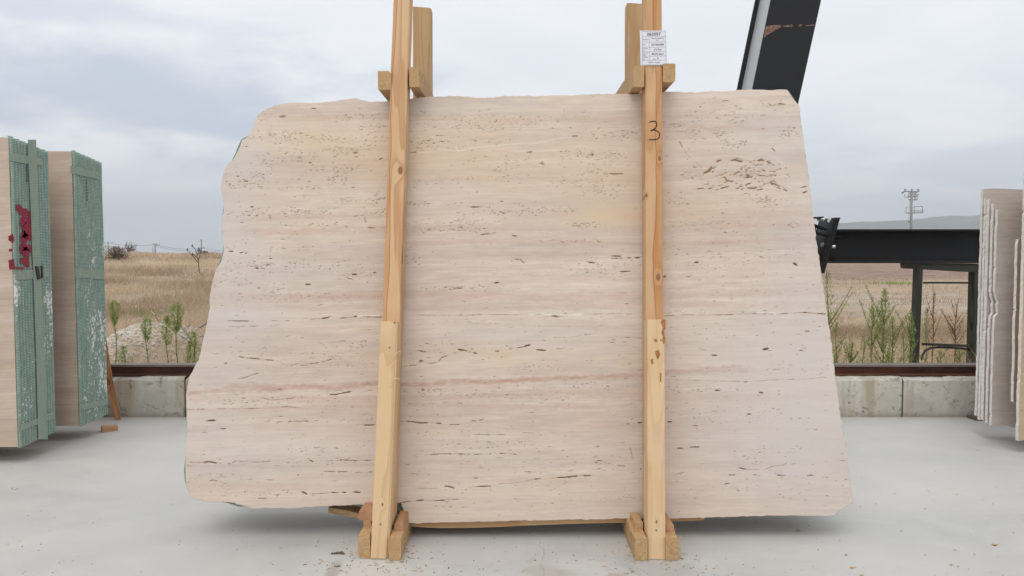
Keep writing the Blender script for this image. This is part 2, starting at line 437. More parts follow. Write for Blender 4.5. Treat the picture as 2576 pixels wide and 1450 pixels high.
def concrete_floor():
    m, t = mat("power_floated_concrete"); o = t.obj(); x, y, z = t.sep(o)
    n1 = t.noise(t.vscale(o, (.7, 1.1, 1)), 1.0, 5, .55, .4)
    n2 = t.noise(t.vscale(o, (3.2, 4.5, 1)), 1.0, 6, .65, .6)
    n3 = t.noise(o, 60, 4, .7)
    n4 = t.noise(t.vscale(o, (9, 30, 1)), 1.0, 4, .6, 1.2)
    c = t.mix(t.ramp(n1, .35, .65), (.525, .515, .49, 1), (.465, .46, .445, 1))
    c = t.mix(t.ramp(n2, .45, .72, 0, .35), c, (.585, .57, .54, 1))
    c = t.mix(t.ramp(n2, .42, .28, 0, .38), c, (.40, .39, .375, 1))
    c = t.mix(t.ramp(n4, .6, .75, 0, .25), c, (.63, .615, .58, 1))
    c = t.mix(t.ramp(n3, .62, .75, 0, .14), c, (.40, .38, .35, 1))
    # warm dust towards the left, where sawdust is trodden in
    c = t.mix(t.m('MULTIPLY', t.ramp(x, -.5, -2.4), t.ramp(n2, .3, .7, .1, .4)), c, (.52, .485, .43, 1))
    # scattered dark specks of grit
    vo = t.n('ShaderNodeTexVoronoi'); vo.feature = 'F1'; t.put(vo.inputs['Vector'], t.vscale(o, (1, 1, 1))); vo.inputs['Scale'].default_value = 17
    sp = t.ramp(vo.outputs['Distance'], .075, .03)
    pick = t.ramp(t.sep(vo.outputs['Color'])[0], .55, .8)
    dirt = t.ramp(t.noise(o, 1.3, 3, .6), .42, .62)
    c = t.mix(t.m('MULTIPLY', t.m('MULTIPLY', sp, pick), t.m('MULTIPLY', dirt, .65)), c, (.12, .095, .075, 1))
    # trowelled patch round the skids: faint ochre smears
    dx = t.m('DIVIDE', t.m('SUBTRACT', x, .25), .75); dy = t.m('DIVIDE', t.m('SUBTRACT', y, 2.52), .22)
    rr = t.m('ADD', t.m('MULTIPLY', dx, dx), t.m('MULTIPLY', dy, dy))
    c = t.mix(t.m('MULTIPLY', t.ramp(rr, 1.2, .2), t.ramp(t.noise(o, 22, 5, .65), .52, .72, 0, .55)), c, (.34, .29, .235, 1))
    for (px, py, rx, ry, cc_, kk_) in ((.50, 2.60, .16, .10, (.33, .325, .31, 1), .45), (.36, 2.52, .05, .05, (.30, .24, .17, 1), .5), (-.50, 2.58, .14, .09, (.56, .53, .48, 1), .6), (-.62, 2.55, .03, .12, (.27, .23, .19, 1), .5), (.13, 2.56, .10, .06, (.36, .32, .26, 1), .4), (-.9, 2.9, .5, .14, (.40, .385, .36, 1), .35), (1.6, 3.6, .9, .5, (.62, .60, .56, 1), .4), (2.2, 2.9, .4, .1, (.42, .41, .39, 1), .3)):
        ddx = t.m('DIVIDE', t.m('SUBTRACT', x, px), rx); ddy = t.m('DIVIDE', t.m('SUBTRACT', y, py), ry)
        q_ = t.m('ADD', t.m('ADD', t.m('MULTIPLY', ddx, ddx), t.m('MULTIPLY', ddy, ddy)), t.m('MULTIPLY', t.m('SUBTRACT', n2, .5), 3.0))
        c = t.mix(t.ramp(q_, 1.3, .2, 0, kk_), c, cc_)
    # hairline crack running away from the camera
    cx = t.m('ADD', t.m('MULTIPLY', t.noise(t.vscale(o, (0, 9, 0)), 1.0, 5, .6), .07), .075)
    ck = t.m('MULTIPLY', t.ramp(t.m('ABSOLUTE', t.m('SUBTRACT', x, cx)), .0022, .0006), t.ramp(y, 2.95, 2.8))
    c = t.mix(t.m('MULTIPLY', ck, .6), c, (.25, .23, .20, 1))
    h = t.m('ADD', t.m('MULTIPLY', n3, .3), t.m('MULTIPLY', ck, -1))
    t.out(c, t.ramp(n2, .3, .7, .42, .62), t.bump(h, .3, .002), spec=.4)
    return m
def concrete_wall():
    m, t = mat("cast_parapet_concrete"); o = t.obj(); x, y, z = t.sep(o)
    n1 = t.noise(t.vscale(o, (2.5, 2.5, 4)), 1.0, 5, .6, .4)
    n3 = t.noise(o, 55, 4, .7)
    c = t.mix(t.ramp(n1, .35, .7), (.60, .575, .51, 1), (.47, .45, .395, 1))
    st = t.noise(t.vscale(o, (5.5, 5.5, .5)), 1.0, 4, .6)
    c = t.mix(t.ramp(st, .52, .66, 0, .55), c, (.33, .235, .13, 1))
    blot = t.noise(t.vscale(o, (11, 11, 13)), 1.0, 5, .7, 1.5)
    c = t.mix(t.ramp(blot, .54, .66, 0, .65), c, (.155, .145, .125, 1))
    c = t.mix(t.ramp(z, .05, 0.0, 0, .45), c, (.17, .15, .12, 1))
    c = t.mix(t.ramp(n3, .62, .72, 0, .35), c, (.12, .11, .10, 1))
    vo = t.n('ShaderNodeTexVoronoi'); t.put(vo.inputs['Vector'], o); vo.inputs['Scale'].default_value = 11
    sp = t.m('MULTIPLY', t.ramp(vo.outputs['Distance'], .13, .06), t.ramp(t.sep(vo.outputs['Color'])[0], .6, .8))
    c = t.mix(t.m('MULTIPLY', sp, .6), c, (.11, .105, .095, 1))
    h = t.m('SUBTRACT', t.m('MULTIPLY', n1, .6), t.m('ADD', t.m('MULTIPLY', sp, .8), t.m('MULTIPLY', n3, .3)))
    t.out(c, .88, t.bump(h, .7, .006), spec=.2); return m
FLOOR, PARAPET = concrete_floor(), concrete_wall()
def rust(name, a, b, c3, rough=.7):
    m, t = mat(name); o = t.obj()
    n = t.noise(t.vscale(o, (5, 12, 12)), 1.0, 5, .65); n2 = t.noise(o, 90, 3, .6)
    c = t.mix(t.ramp(n, .35, .65), (*a, 1), (*b, 1)); c = t.mix(t.ramp(n2, .55, .75, 0, .5), c, (*c3, 1))
    t.out(c, rough, t.bump(n2, .4, .002), spec=.4); return m
RUSTY = rust("rusty_rail_steel", (.075, .030, .020), (.15, .055, .028), (.05, .025, .02))
RAILTOP = rust("pale_rail_top", (.22, .185, .175), (.17, .13, .12), (.13, .09, .08), .6)  # top flange colour, paler than the web and bottom flange
def steel_black(name, col=(.028, .028, .030), rough=.5):
    m, t = mat(name); o = t.obj()
    n = t.noise(t.vscale(o, (3, 3, 3)), 1.0, 5, .6); n2 = t.noise(o, 70, 3, .6)
    c = t.mix(t.ramp(n, .35, .75, 0, .5), (*col, 1), (col[0] * 1.7, col[1] * 1.65, col[2] * 1.6, 1))
    c = t.mix(t.ramp(n2, .70, .76, 0, .3), c, (.08, .075, .07, 1))
    t.out(c, t.ramp(n, .3, .7, rough - .08, rough + .12), t.bump(n2, .15, .001), spec=.25); return m
STEEL = steel_black("black_painted_steel", (.014, .014, .0155), .6)
GREENSTEEL = steel_black("olive_painted_steel", (.034, .038, .028), .5)
GREYSTEEL = flat("pale_grey_steel", (.40, .40, .415), .35, spec=.5, var=.05, scale=4)  # even pale grey for the column's left side plate
GALV = flat("galvanised_bolt", (.75, .75, .74), .35, .6, .5, .1)
GALVP = flat("weathered_pole_concrete", (.26, .255, .24), .9, var=.12, scale=2)
POLEMET = flat("pole_ironwork", (.17, .165, .165), .7, .2)
INSUL = flat("insulator_glaze", (.05, .045, .045), .35)
PAPER = flat("printed_paper", (.70, .68, .72), .6, var=.03)
INK = flat("printing_ink", (.035, .03, .05), .7, var=.05)
INKL = flat("thin_printed_line", (.22, .21, .25), .7, var=.05)
MARKER = flat("black_marker", (.018, .018, .022), .5)
MARKB = flat("blue_marker", (.03, .06, .20), .5)
SPRAY = None
def spray():
    m, t = mat("red_spray_paint"); o = t.obj()
    n = t.noise(t.vscale(o, (60, 60, 90)), 1.0, 3, .6)
    z = t.sep(o)[2]
    s_ = t.ramp(t.m('SINE', t.m('MULTIPLY', z, 760)), -.2, .8, 0, .35)
    c = t.mix(s_, (.24, .012, .035, 1), (.36, .05, .085, 1))
    c = t.mix(t.ramp(n, .62, .72, 0, .5), c, (.45, .42, .40, 1))
    t.out(c, .6, None, spec=.3); return m
SPRAY = spray()
BLACKPL = flat("black_plastic", (.02, .02, .022), .4, spec=.5)
YEL = flat("dry_yellow_leaf", (.52, .30, .06), .8)
BARK = flat("bleached_branch", (.48, .42, .36), .9, var=.2)
DARKTWIG = flat("dark_twig", (.12, .095, .075), .9, var=.2)

def foliage(name, a, b, tr=.25):
    m, t = mat(name)
    k = t.attr('tint')
    c = t.mix(k, (*a, 1), (*b, 1))
    d = t.n('ShaderNodeBsdfDiffuse'); t.put(d.inputs[0], c)
    tl = t.n('ShaderNodeBsdfTranslucent'); t.put(tl.inputs[0], c)
    mx = t.n('ShaderNodeMixShader'); mx.inputs[0].default_value = tr
    t.t.links.new(d.outputs[0], mx.inputs[1]); t.t.links.new(tl.outputs[0], mx.inputs[2])
    o = t.n('ShaderNodeOutputMaterial'); t.t.links.new(mx.outputs[0], o.inputs[0])
    return m
WEED = foliage("weed_leaf", (.20, .28, .065), (.44, .50, .19))
STEMM = foliage("weed_stem", (.16, .20, .06), (.22, .24, .09), .1)
DOCK = foliage("dock_seed", (.17, .065, .04), (.28, .13, .075), .1)
STRAW = foliage("dry_grass_blade", (.40, .295, .20), (.74, .60, .44), .4)

# ------------------------------------------------------------------ terrain
def sst(a, b, x):
    k = np.clip((x - a) / (b - a), 0, 1); return k * k * (3 - 2 * k)
def vnoise(x, y, seed=0):
    xi, yi = np.floor(x).astype(np.int64), np.floor(y).astype(np.int64)
    def h(a, b):
        n = (a * 374761393 + b * 668265263 + seed * 1442695041) & 0x7fffffff
        n = ((n ^ (n >> 13)) * 1274126177) & 0x7fffffff
        return ((n ^ (n >> 16)) & 0xffff) / 65535.0
    fx, fy = x - xi, y - yi
    fx, fy = fx * fx * (3 - 2 * fx), fy * fy * (3 - 2 * fy)
    return (h(xi, yi) * (1 - fx) + h(xi + 1, yi) * fx) * (1 - fy) + (h(xi, yi + 1) * (1 - fx) + h(xi + 1, yi + 1) * fx) * fy
def fbm(x, y, o=4, seed=0):
    s, a, tt = 0, 1, 0
    for i in range(o):
        s = s + a * vnoise(x, y, seed + i * 17); tt += a; a *= .5; x = x * 2.03 + 11.3; y = y * 2.03 + 5.7
    return s / tt
def ground_z(x, y):
    x, y = np.asarray(x, float), np.asarray(y, float)
    left = sst(2, -8, x)
    z = -.30 + left * (1.20 * sst(4.5, 46, y) ** .8) - left * .35 * sst(60, 140, y)
    z = z + (1 - left) * .35 * sst(30, 220, y)
    lump = (fbm(x * .55, y * .55, 4, 3) - .5)
    z = z + lump * (.30 * sst(6, 14, y)) * (1 - .8 * sst(48, 90, y)) * (.35 + .65 * left)
    z = z + (fbm(x * 2.5, y * 2.5, 3, 9) - .5) * .08 * (1 - sst(50, 90, y))
    far = sst(150, 900, y)
    z = z * (1 - far) + far * .25
    return z
# fine sheet near, coarse sheet far, one mesh: polar-like rows growing with distance
ys = [5.36]
while ys[-1] < 1640: ys.append(ys[-1] * 1.022 + .02)
ys = np.array(ys); nx = 260
aa = np.linspace(-1.5, 1.5, nx)
GX = aa[None, :] * (ys[:, None] + 3); GY = np.repeat(ys[:, None], nx, 1)
GZ = ground_z(GX, GY)
V = np.stack([GX, GY, GZ], -1).reshape(-1, 3)
ii = np.arange(len(ys) - 1)[:, None] * nx + np.arange(nx - 1)[None, :]
Q = np.stack([ii, ii + 1, ii + nx + 1, ii + nx], -1).reshape(-1, 4)
def field_mat():
    m, t = mat("dry_field"); o = t.obj(); x, y, z = t.sep(o)
    n1 = t.noise(t.vscale(o, (.25, .5, .5)), 1.0, 5, .6); n2 = t.noise(t.vscale(o, (1.2, 3, 1)), 1.0, 5, .65)
    n3 = t.noise(t.vscale(o, (9, 16, 9)), 1.0, 5, .7)
    n4 = t.noise(t.vscale(o, (.05, .16, 1)), 1.0, 4, .6)
    c = t.mix(t.ramp(n2, .3, .7), (.50, .385, .275, 1), (.39, .295, .215, 1))
    c = t.mix(t.ramp(n1, .52, .7, 0, .5), c, (.36, .315, .21, 1))
    c = t.mix(t.ramp(n3, .35, .7, 0, .6), c, (.56, .44, .32, 1))
    # pale stubble strips and the bare ploughed ground beyond them, right of the yard
    yy = t.m('ADD', y, t.m('MULTIPLY', t.m('SUBTRACT', n4, .5), 14))
    strip = t.m('MULTIPLY', t.ramp(yy, 15, 18), t.ramp(yy, 30, 26))
    st = t.noise(t.vscale(o, (.35, 2.4, 1)), 1.0, 4, .6)
    c = t.mix(t.m('MULTIPLY', t.m('MULTIPLY', strip, t.ramp(x, 2, 5)), t.ramp(st, .42, .62, 0, .75)), c, (.56, .51, .44, 1))
    pl = t.noise(t.vscale(o, (.8, 3.6, 1)), 1.0, 6, .75)
    plc = t.mix(t.ramp(pl, .38, .6), (.19, .115, .085, 1), (.46, .325, .26, 1))
    c = t.mix(t.m('MULTIPLY', t.ramp(yy, 36, 39), t.ramp(x, 4, 9)), c, plc)
    c = t.mix(t.ramp(y, 300, 1200, 0, .6), c, (.30, .27, .20, 1))
    t.out(c, .95, t.bump(t.m('ADD', n3, n2), 1.0, .08), spec=.1); return m
FIELD = field_mat()
g = meshnp("field", V, Q, FIELD, smooth=True); tag(g, 'dry grass field beyond the parapet', None, None, 'structure')
# yard floor
mb = MB(); mb.box((-14, -9, -.35), (14, 5.30, 0)); fl = mb.build("floor", FLOOR); tag(fl, 'pale smooth concrete yard floor', None, None, 'structure')

# distant hills
def ridge(name, y0, prof, depth, col, bumpy, seed, label):
    m, t = mat(name + "_scrub"); o = t.obj()
    n = t.noise(t.vscale(o, (.02, .02, .03)), 1.0, 6, .65)
    c = t.mix(t.ramp(n, .4, .62), (*col, 1), (col[0] * .55, col[1] * .62, col[2] * .6, 1))
    t.out(c, .95, t.bump(n, 1, 6), spec=.1)
    us = np.array([p[0] for p in prof]); vs = np.array([p[1] for p in prof])
    U = np.linspace(us[0], us[-1], 260); Vv = np.interp(U, us, vs)
    top = np.array([list(Py(a, b, y0)) for a, b in zip(U, Vv)])
    rows = 26; V = []
    for j in range(rows + 1):
        k = j / rows              # 0 = foot near us, 1 = crest
        kk = k ** 1.3
        x = top[:, 0]; y = y0 - depth * (1 - k) + 0 * x
        hgt = top[:, 2]
        rough_ = (fbm(x * bumpy, y * bumpy, 5, seed) - .5)
        z = hgt * kk + rough_ * hgt * .34 * (math.sin(math.pi * min(k, .999)) ** .8) + (rough_ * hgt * .10 if j == rows else 0)
        V.append(np.stack([x, y, z - 1 * (1 - k)], -1))
    for j in range(1, 6):         # back slope
        k = 1 - j / 5; x = top[:, 0]; V.append(np.stack([x, y0 + depth * .5 * (1 - k) + 0 * x, top[:, 2] * k - 1 * (1 - k)], -1))
    V = np.concatenate(V); R_ = rows + 6
    ii = np.arange(R_ - 1)[:, None] * 260 + np.arange(259)[None, :]
    Q = np.stack([ii, ii + 1, ii + 261, ii + 260], -1).reshape(-1, 4)
    return tag(meshnp(name, V, Q, m, smooth=True), label, None, None, 'structure')
ridge("hills", 1500, [(1500, 640), (1750, 612), (1900, 596), (2050, 566), (2110, 562), (2170, 560), (2250, 556), (2300, 553), (2350, 546), (2400, 540), (2440, 543), (2490, 537), (2540, 541), (2600, 534), (2700, 538), (2900, 548), (3300, 600), (3500, 640)], 560, (.17, .16, .12), .010, 5, 'hazy wooded ridge on the horizon')
ridge("hill", 950, [(20, 640), (60, 630), (150, 621), (240, 619), (262, 618.5), (285, 620), (305, 624), (322, 629), (336, 636), (345, 640)], 170, (.36, .27, .20), .016, 8, 'low flat topped hill on the left horizon')

# haze: pale air round the camera and everything in it
hm, t = mat("air_haze")
pv_ = t.n('ShaderNodeVolumePrincipled'); pv_.inputs['Color'].default_value = (.90, .95, 1.0, 1)
pv_.inputs['Density'].default_value = .00075; pv_.inputs['Anisotropy'].default_value = .2
oo = t.n('ShaderNodeOutputMaterial'); t.t.links.new(pv_.outputs[0], oo.inputs['Volume'])
USE_HAZE = True
if USE_HAZE:
    mb = MB(); mb.box((-2700, -60, -2.5), (2700, 1760, 112))
    hz_ = mb.build("haze", hm); tag(hz_, 'thin pale haze over the plain', None, None, 'stuff')

# ------------------------------------------------------------------ parapet, rail
YW = (CH / -ray(1288, 1050).z) * ray(1288, 1050).y
ztop = Py(1288, 950, YW).z
root = empty("concrete_parapet", (0, YW, 0), "low grey concrete kerb wall with rust streaks along the yard edge", "wall")
xj = [-13.9, Py(466, 1000, YW).x, Py(2270, 1000, YW).x, 13.9]
for k in range(3):
    x0, x1 = xj[k] + .005, xj[k + 1] - .005
    n = max(8, int((x1 - x0) / .03)); rows = [(0, 0), (0, .25), (0, .6), (0, .92), (.012, 1.0), (.10, 1.015), (.25, 1.0), (.25, 0)]
    V = []; xs = np.linspace(x0, x1, n)
    for (dy, kz) in rows:
        e = np.array([random.uniform(-.004, .004) for _ in xs]) if 0 < kz < 1.01 and dy < .2 else np.zeros(n)
        chip = np.where(vnoise(xs * 9, xs * 0 + k, 4) > .62, -.012, 0) if dy in (.012,) else 0
        V.append(np.stack([xs, YW + dy + e * .6 - 0 * xs, kz * ztop + e + chip], -1))
    V = np.concatenate(V); r_ = len(rows)
    ii = np.arange(r_ - 1)[:, None] * n + np.arange(n - 1)[None, :]
    Q = np.stack([ii, ii + 1, ii + n + 1, ii + n], -1).reshape(-1, 4)
    b = meshnp("wall_section", V, Q, PARAPET, root, smooth=False)
mb = MB(); mb.box((-13.9, YW + .012, .002), (13.9, YW + .24, ztop - .02)); mb.build("mortar_core", flat("joint_mortar", (.20, .18, .15), .95), root)
# rail: I section lying along the wall
rr = empty("steel_rail", (0, YW + .06, ztop), "rusty brown steel rail lying along the top of the low concrete wall", "rail")
zr1 = Py(1288, 915.5, YW + .10).z; zb = ztop + .006
mb = MB(); mb.box((-13.8, YW + .085, zb + .012), (13.8, YW + .099, zr1 - .014)); mb.build("web", RUSTY, rr)
mb = MB(); mb.box((-13.8, YW + .05, zr1 - .013), (13.8, YW + .14, zr1)); mb.build("top_flange", RAILTOP, rr)
mb = MB(); mb.box((-13.8, YW + .045, zb), (13.8, YW + .145, zb + .011)); mb.build("bottom_flange", RUSTY, rr)

# ------------------------------------------------------------------ main slab
TILT = math.atan(.157)
yb = 2.843                         # slab front plane at z = 0
PN = Vector((0, -math.cos(TILT), math.sin(TILT)))
PO = Vector((0, yb, 0))
def on_slab(u, v, off=0.0): return Pp(u, v, PO + PN * off, PN)
MS = Matrix.Translation(Vector((0, yb, 0))) @ Matrix.Rotation(-TILT, 4, 'X')   # local X, Y(normal into stone), Z up the slope
MSI = MS.inverted()
def loc(u, v):
    p = MSI @ on_slab(u, v); return (p.x, p.z)
OUT = [(699.5,264),(725,259),(748,257.5),(781,259.7),(829,256),(866,251),(895.6,247.5),(910.4,252.3),(932.6,256.7),(977,255),(1034,248.6),(1089.5,243.8),(1147,242),(1206,246.4),(1243,246),(1265,241.2),(1317,242),(1339,242.7),(1394.7,240),(1443,240.5),(1487,237.5),(1561,236.8),(1605.7,236.4),(1667,231.8),(1699,231),(1754.5,233),(1788,229),(1821,230.4),(1854.5,226.8),(1893,225.7),(1937.7,227.6),(1963,225.5),(1980.7,227),(1987.7,239),(2001.6,256),(2010,266.5),(2012.8,281.7),(2022,356.7),(2032,423.3),(2039,492.7),(2046,545.4),(2055,614),(2068.8,705.5),(2086.5,827.7),(2102,949.9),(2117,1061.8),(2132.4,1163.6),(2147,1265.5),(2132.4,1273),(2124,1277),(2112,1285.8),(2099,1297.5),(2030.6,1298.5),(1944,1297.5),(1776,1302.5),(1674,1305),(1589,1305),(1422.6,1308.4),(1256,1311.7),(1131,1314.6),(1031,1316.7),(1023,1312.5),(1016.6,1291.7),(1010.4,1274),(1008.8,1266),(995.4,1266.3),(937,1271),(898.6,1270),(858.4,1272.3),(824.7,1273.7),(718,1280),(688,1278.6),(637,1280.7),(620,1275),(595.5,1269.4),(590,1266),(568.8,1264),(522,1263.6),(494,1258),(481.4,1247),(470.7,1230),(466.5,1215),(467,1183),(466.5,1157.4),(467.5,1131),(470.6,1072),(468.7,1029),(467.9,993.5),(474.6,950),(488,926.7),(500,907),(508,867.7),(515.9,836),(523.7,800.8),(527.6,769),(527.6,742),(531,726.7),(536.6,700.8),(544,678.6),(558.8,652.6),(563.3,626.8),(558.8,589.7),(558,552.8),(563,530.6),(560.7,497.3),(555.9,475),(558.8,445.4),(567,419.6),(584.7,404.7),(595.8,386),(608.8,353),(627.3,341.9),(636.5,323.3),(642,301.2),(655,284.5),(677.2,271.5)]
outl = np.array([loc(u, v) for u, v in OUT])
def densify(P, step, jit, seed):
    r = np.random.default_rng(seed); res = []
    n = len(P)
    for i in range(n):
        a, b = P[i], P[(i + 1) % n]; L = np.linalg.norm(b - a); k = max(1, int(L / step))
        nrm = np.array([(b - a)[1], -(b - a)[0]]) / max(L, 1e-6)
        for j in range(k):
            q = a + (b - a) * j / k
            res.append(q + (nrm * r.normal(0, jit) if j else 0))
    return np.array(res)
# the right edge is a clean saw cut; the others are broken
outd = densify(outl, .012, .0011, 5)
def inside(P, X, Y):
    r = np.zeros(X.shape, bool); n = len(P)
    for i in range(n):
        (x0, y0), (x1, y1) = P[i], P[(i + 1) % n]
        if y0 == y1: continue
        c = ((y0 > Y) != (y1 > Y)) & (X < (x1 - x0) * (Y - y0) / (y1 - y0) + x0)
        r ^= c
    return r
def nearest(P, pts):
    A = P; B = np.roll(P, -1, 0); D = B - A; L2 = (D ** 2).sum(1) + 1e-12
    best = np.full(len(pts), 1e9); res = pts.copy()
    for i in range(len(A)):
        k = np.clip(((pts - A[i]) @ D[i]) / L2[i], 0, 1); q = A[i] + k[:, None] * D[i]
        d = ((pts - q) ** 2).sum(1); m_ = d < best; best[m_] = d[m_]; res[m_] = q[m_]
    return res
SX, SZ = .0037, .0021            # finer in height: the pores of the stone lie flat
x0, z0 = outl.min(0) - SX; x1, z1 = outl.max(0) + SX
NX, NZ = int((x1 - x0) / SX) + 2, int((z1 - z0) / SZ) + 2
gx = x0 + np.arange(NX) * SX; gz = z0 + np.arange(NZ) * SZ
KX, KZ = np.meshgrid(gx, gz)      # [z, x]
pit = np.zeros(KX.shape); rustm = pit.copy(); vein = pit.copy(); white = pit.copy(); warm = pit.copy(); cool = pit.copy(); dens = pit.copy()
PX = 1 / 565.0                    # metres per photo unit on the slab, about
def stroke(A, pts, wpx, val, soft=.6, wob=0.0, taper=True, dash=0.0):
    """pts in photo units; paints a line of width wpx into grid A"""
    P = np.array([loc(u, v) for u, v in pts]); hw = wpx * PX / 2 * (.72 if A is pit else 1)
    L = 0; tot = sum(np.linalg.norm(P[i + 1] - P[i]) for i in range(len(P) - 1)) + 1e-9
    for i in range(len(P) - 1):
        a, b = P[i], P[i + 1]; l = np.linalg.norm(b - a); pad = hw * 2.2 + .006
        i0, i1 = np.searchsorted(gx, [min(a[0], b[0]) - pad, max(a[0], b[0]) + pad])
        j0, j1 = np.searchsorted(gz, [min(a[1], b[1]) - pad, max(a[1], b[1]) + pad])
        if i1 <= i0 or j1 <= j0: L += l; continue
        X, Z = KX[j0:j1, i0:i1], KZ[j0:j1, i0:i1]
        d = (b - a) / max(l, 1e-9)
        s_ = (X - a[0]) * d[0] + (Z - a[1]) * d[1]; k = np.clip(s_, 0, l)
        dd = np.hypot(X - a[0] - k * d[0], Z - a[1] - k * d[1])
        if wob: dd = np.abs(dd + (vnoise(X * 90, Z * 160, 3) - .5) * wob * hw)
        g_ = (L + k) / tot
        dd = dd + (vnoise(X * 190, Z * 300, 13) - .5) * .0016 * (1 if A is pit else 0)
        ww = hw * (1 if not taper else .35 + .65 * np.sin(np.pi * np.clip(g_, .02, .98)) ** .5) * (.6 + .8 * vnoise(X * 60, Z * 60, 8))
        v_ = val * (1 - sst(ww * (1 - soft * .5), ww * (1 + soft) + .0006, dd))
        if A is pit and tot > .05: v_ = v_ * (.25 + .75 * sst(.30, .48, vnoise((L + k) * 38 + tot * 50, 0 * k, 27)))
        if dash: v_ = v_ * (vnoise((L + k) * dash, 0 * k, 21) > .42)
        A[j0:j1, i0:i1] = np.maximum(A[j0:j1, i0:i1], v_)
        L += l
def gauss(A, u, v, ru, rv, val, add=True):
    x, z = loc(u, v); q = val * np.exp(-(((KX - x) / (ru * PX)) ** 2 + ((KZ - z) / (rv * PX)) ** 2))
    A += q
def C4(p): return crop(1500, 1100, 1.611, p)
def C2(p): return crop(640, 1100, 1.706, p)
def C1(p): return crop(640, 300, 1.813, p)
def C3(p): return crop(1500, 300, 1.813, p)
def C5(p): return crop(2420, 900, 1.318, p)
def C8(p): return crop(2450, 300, 2.417, p)
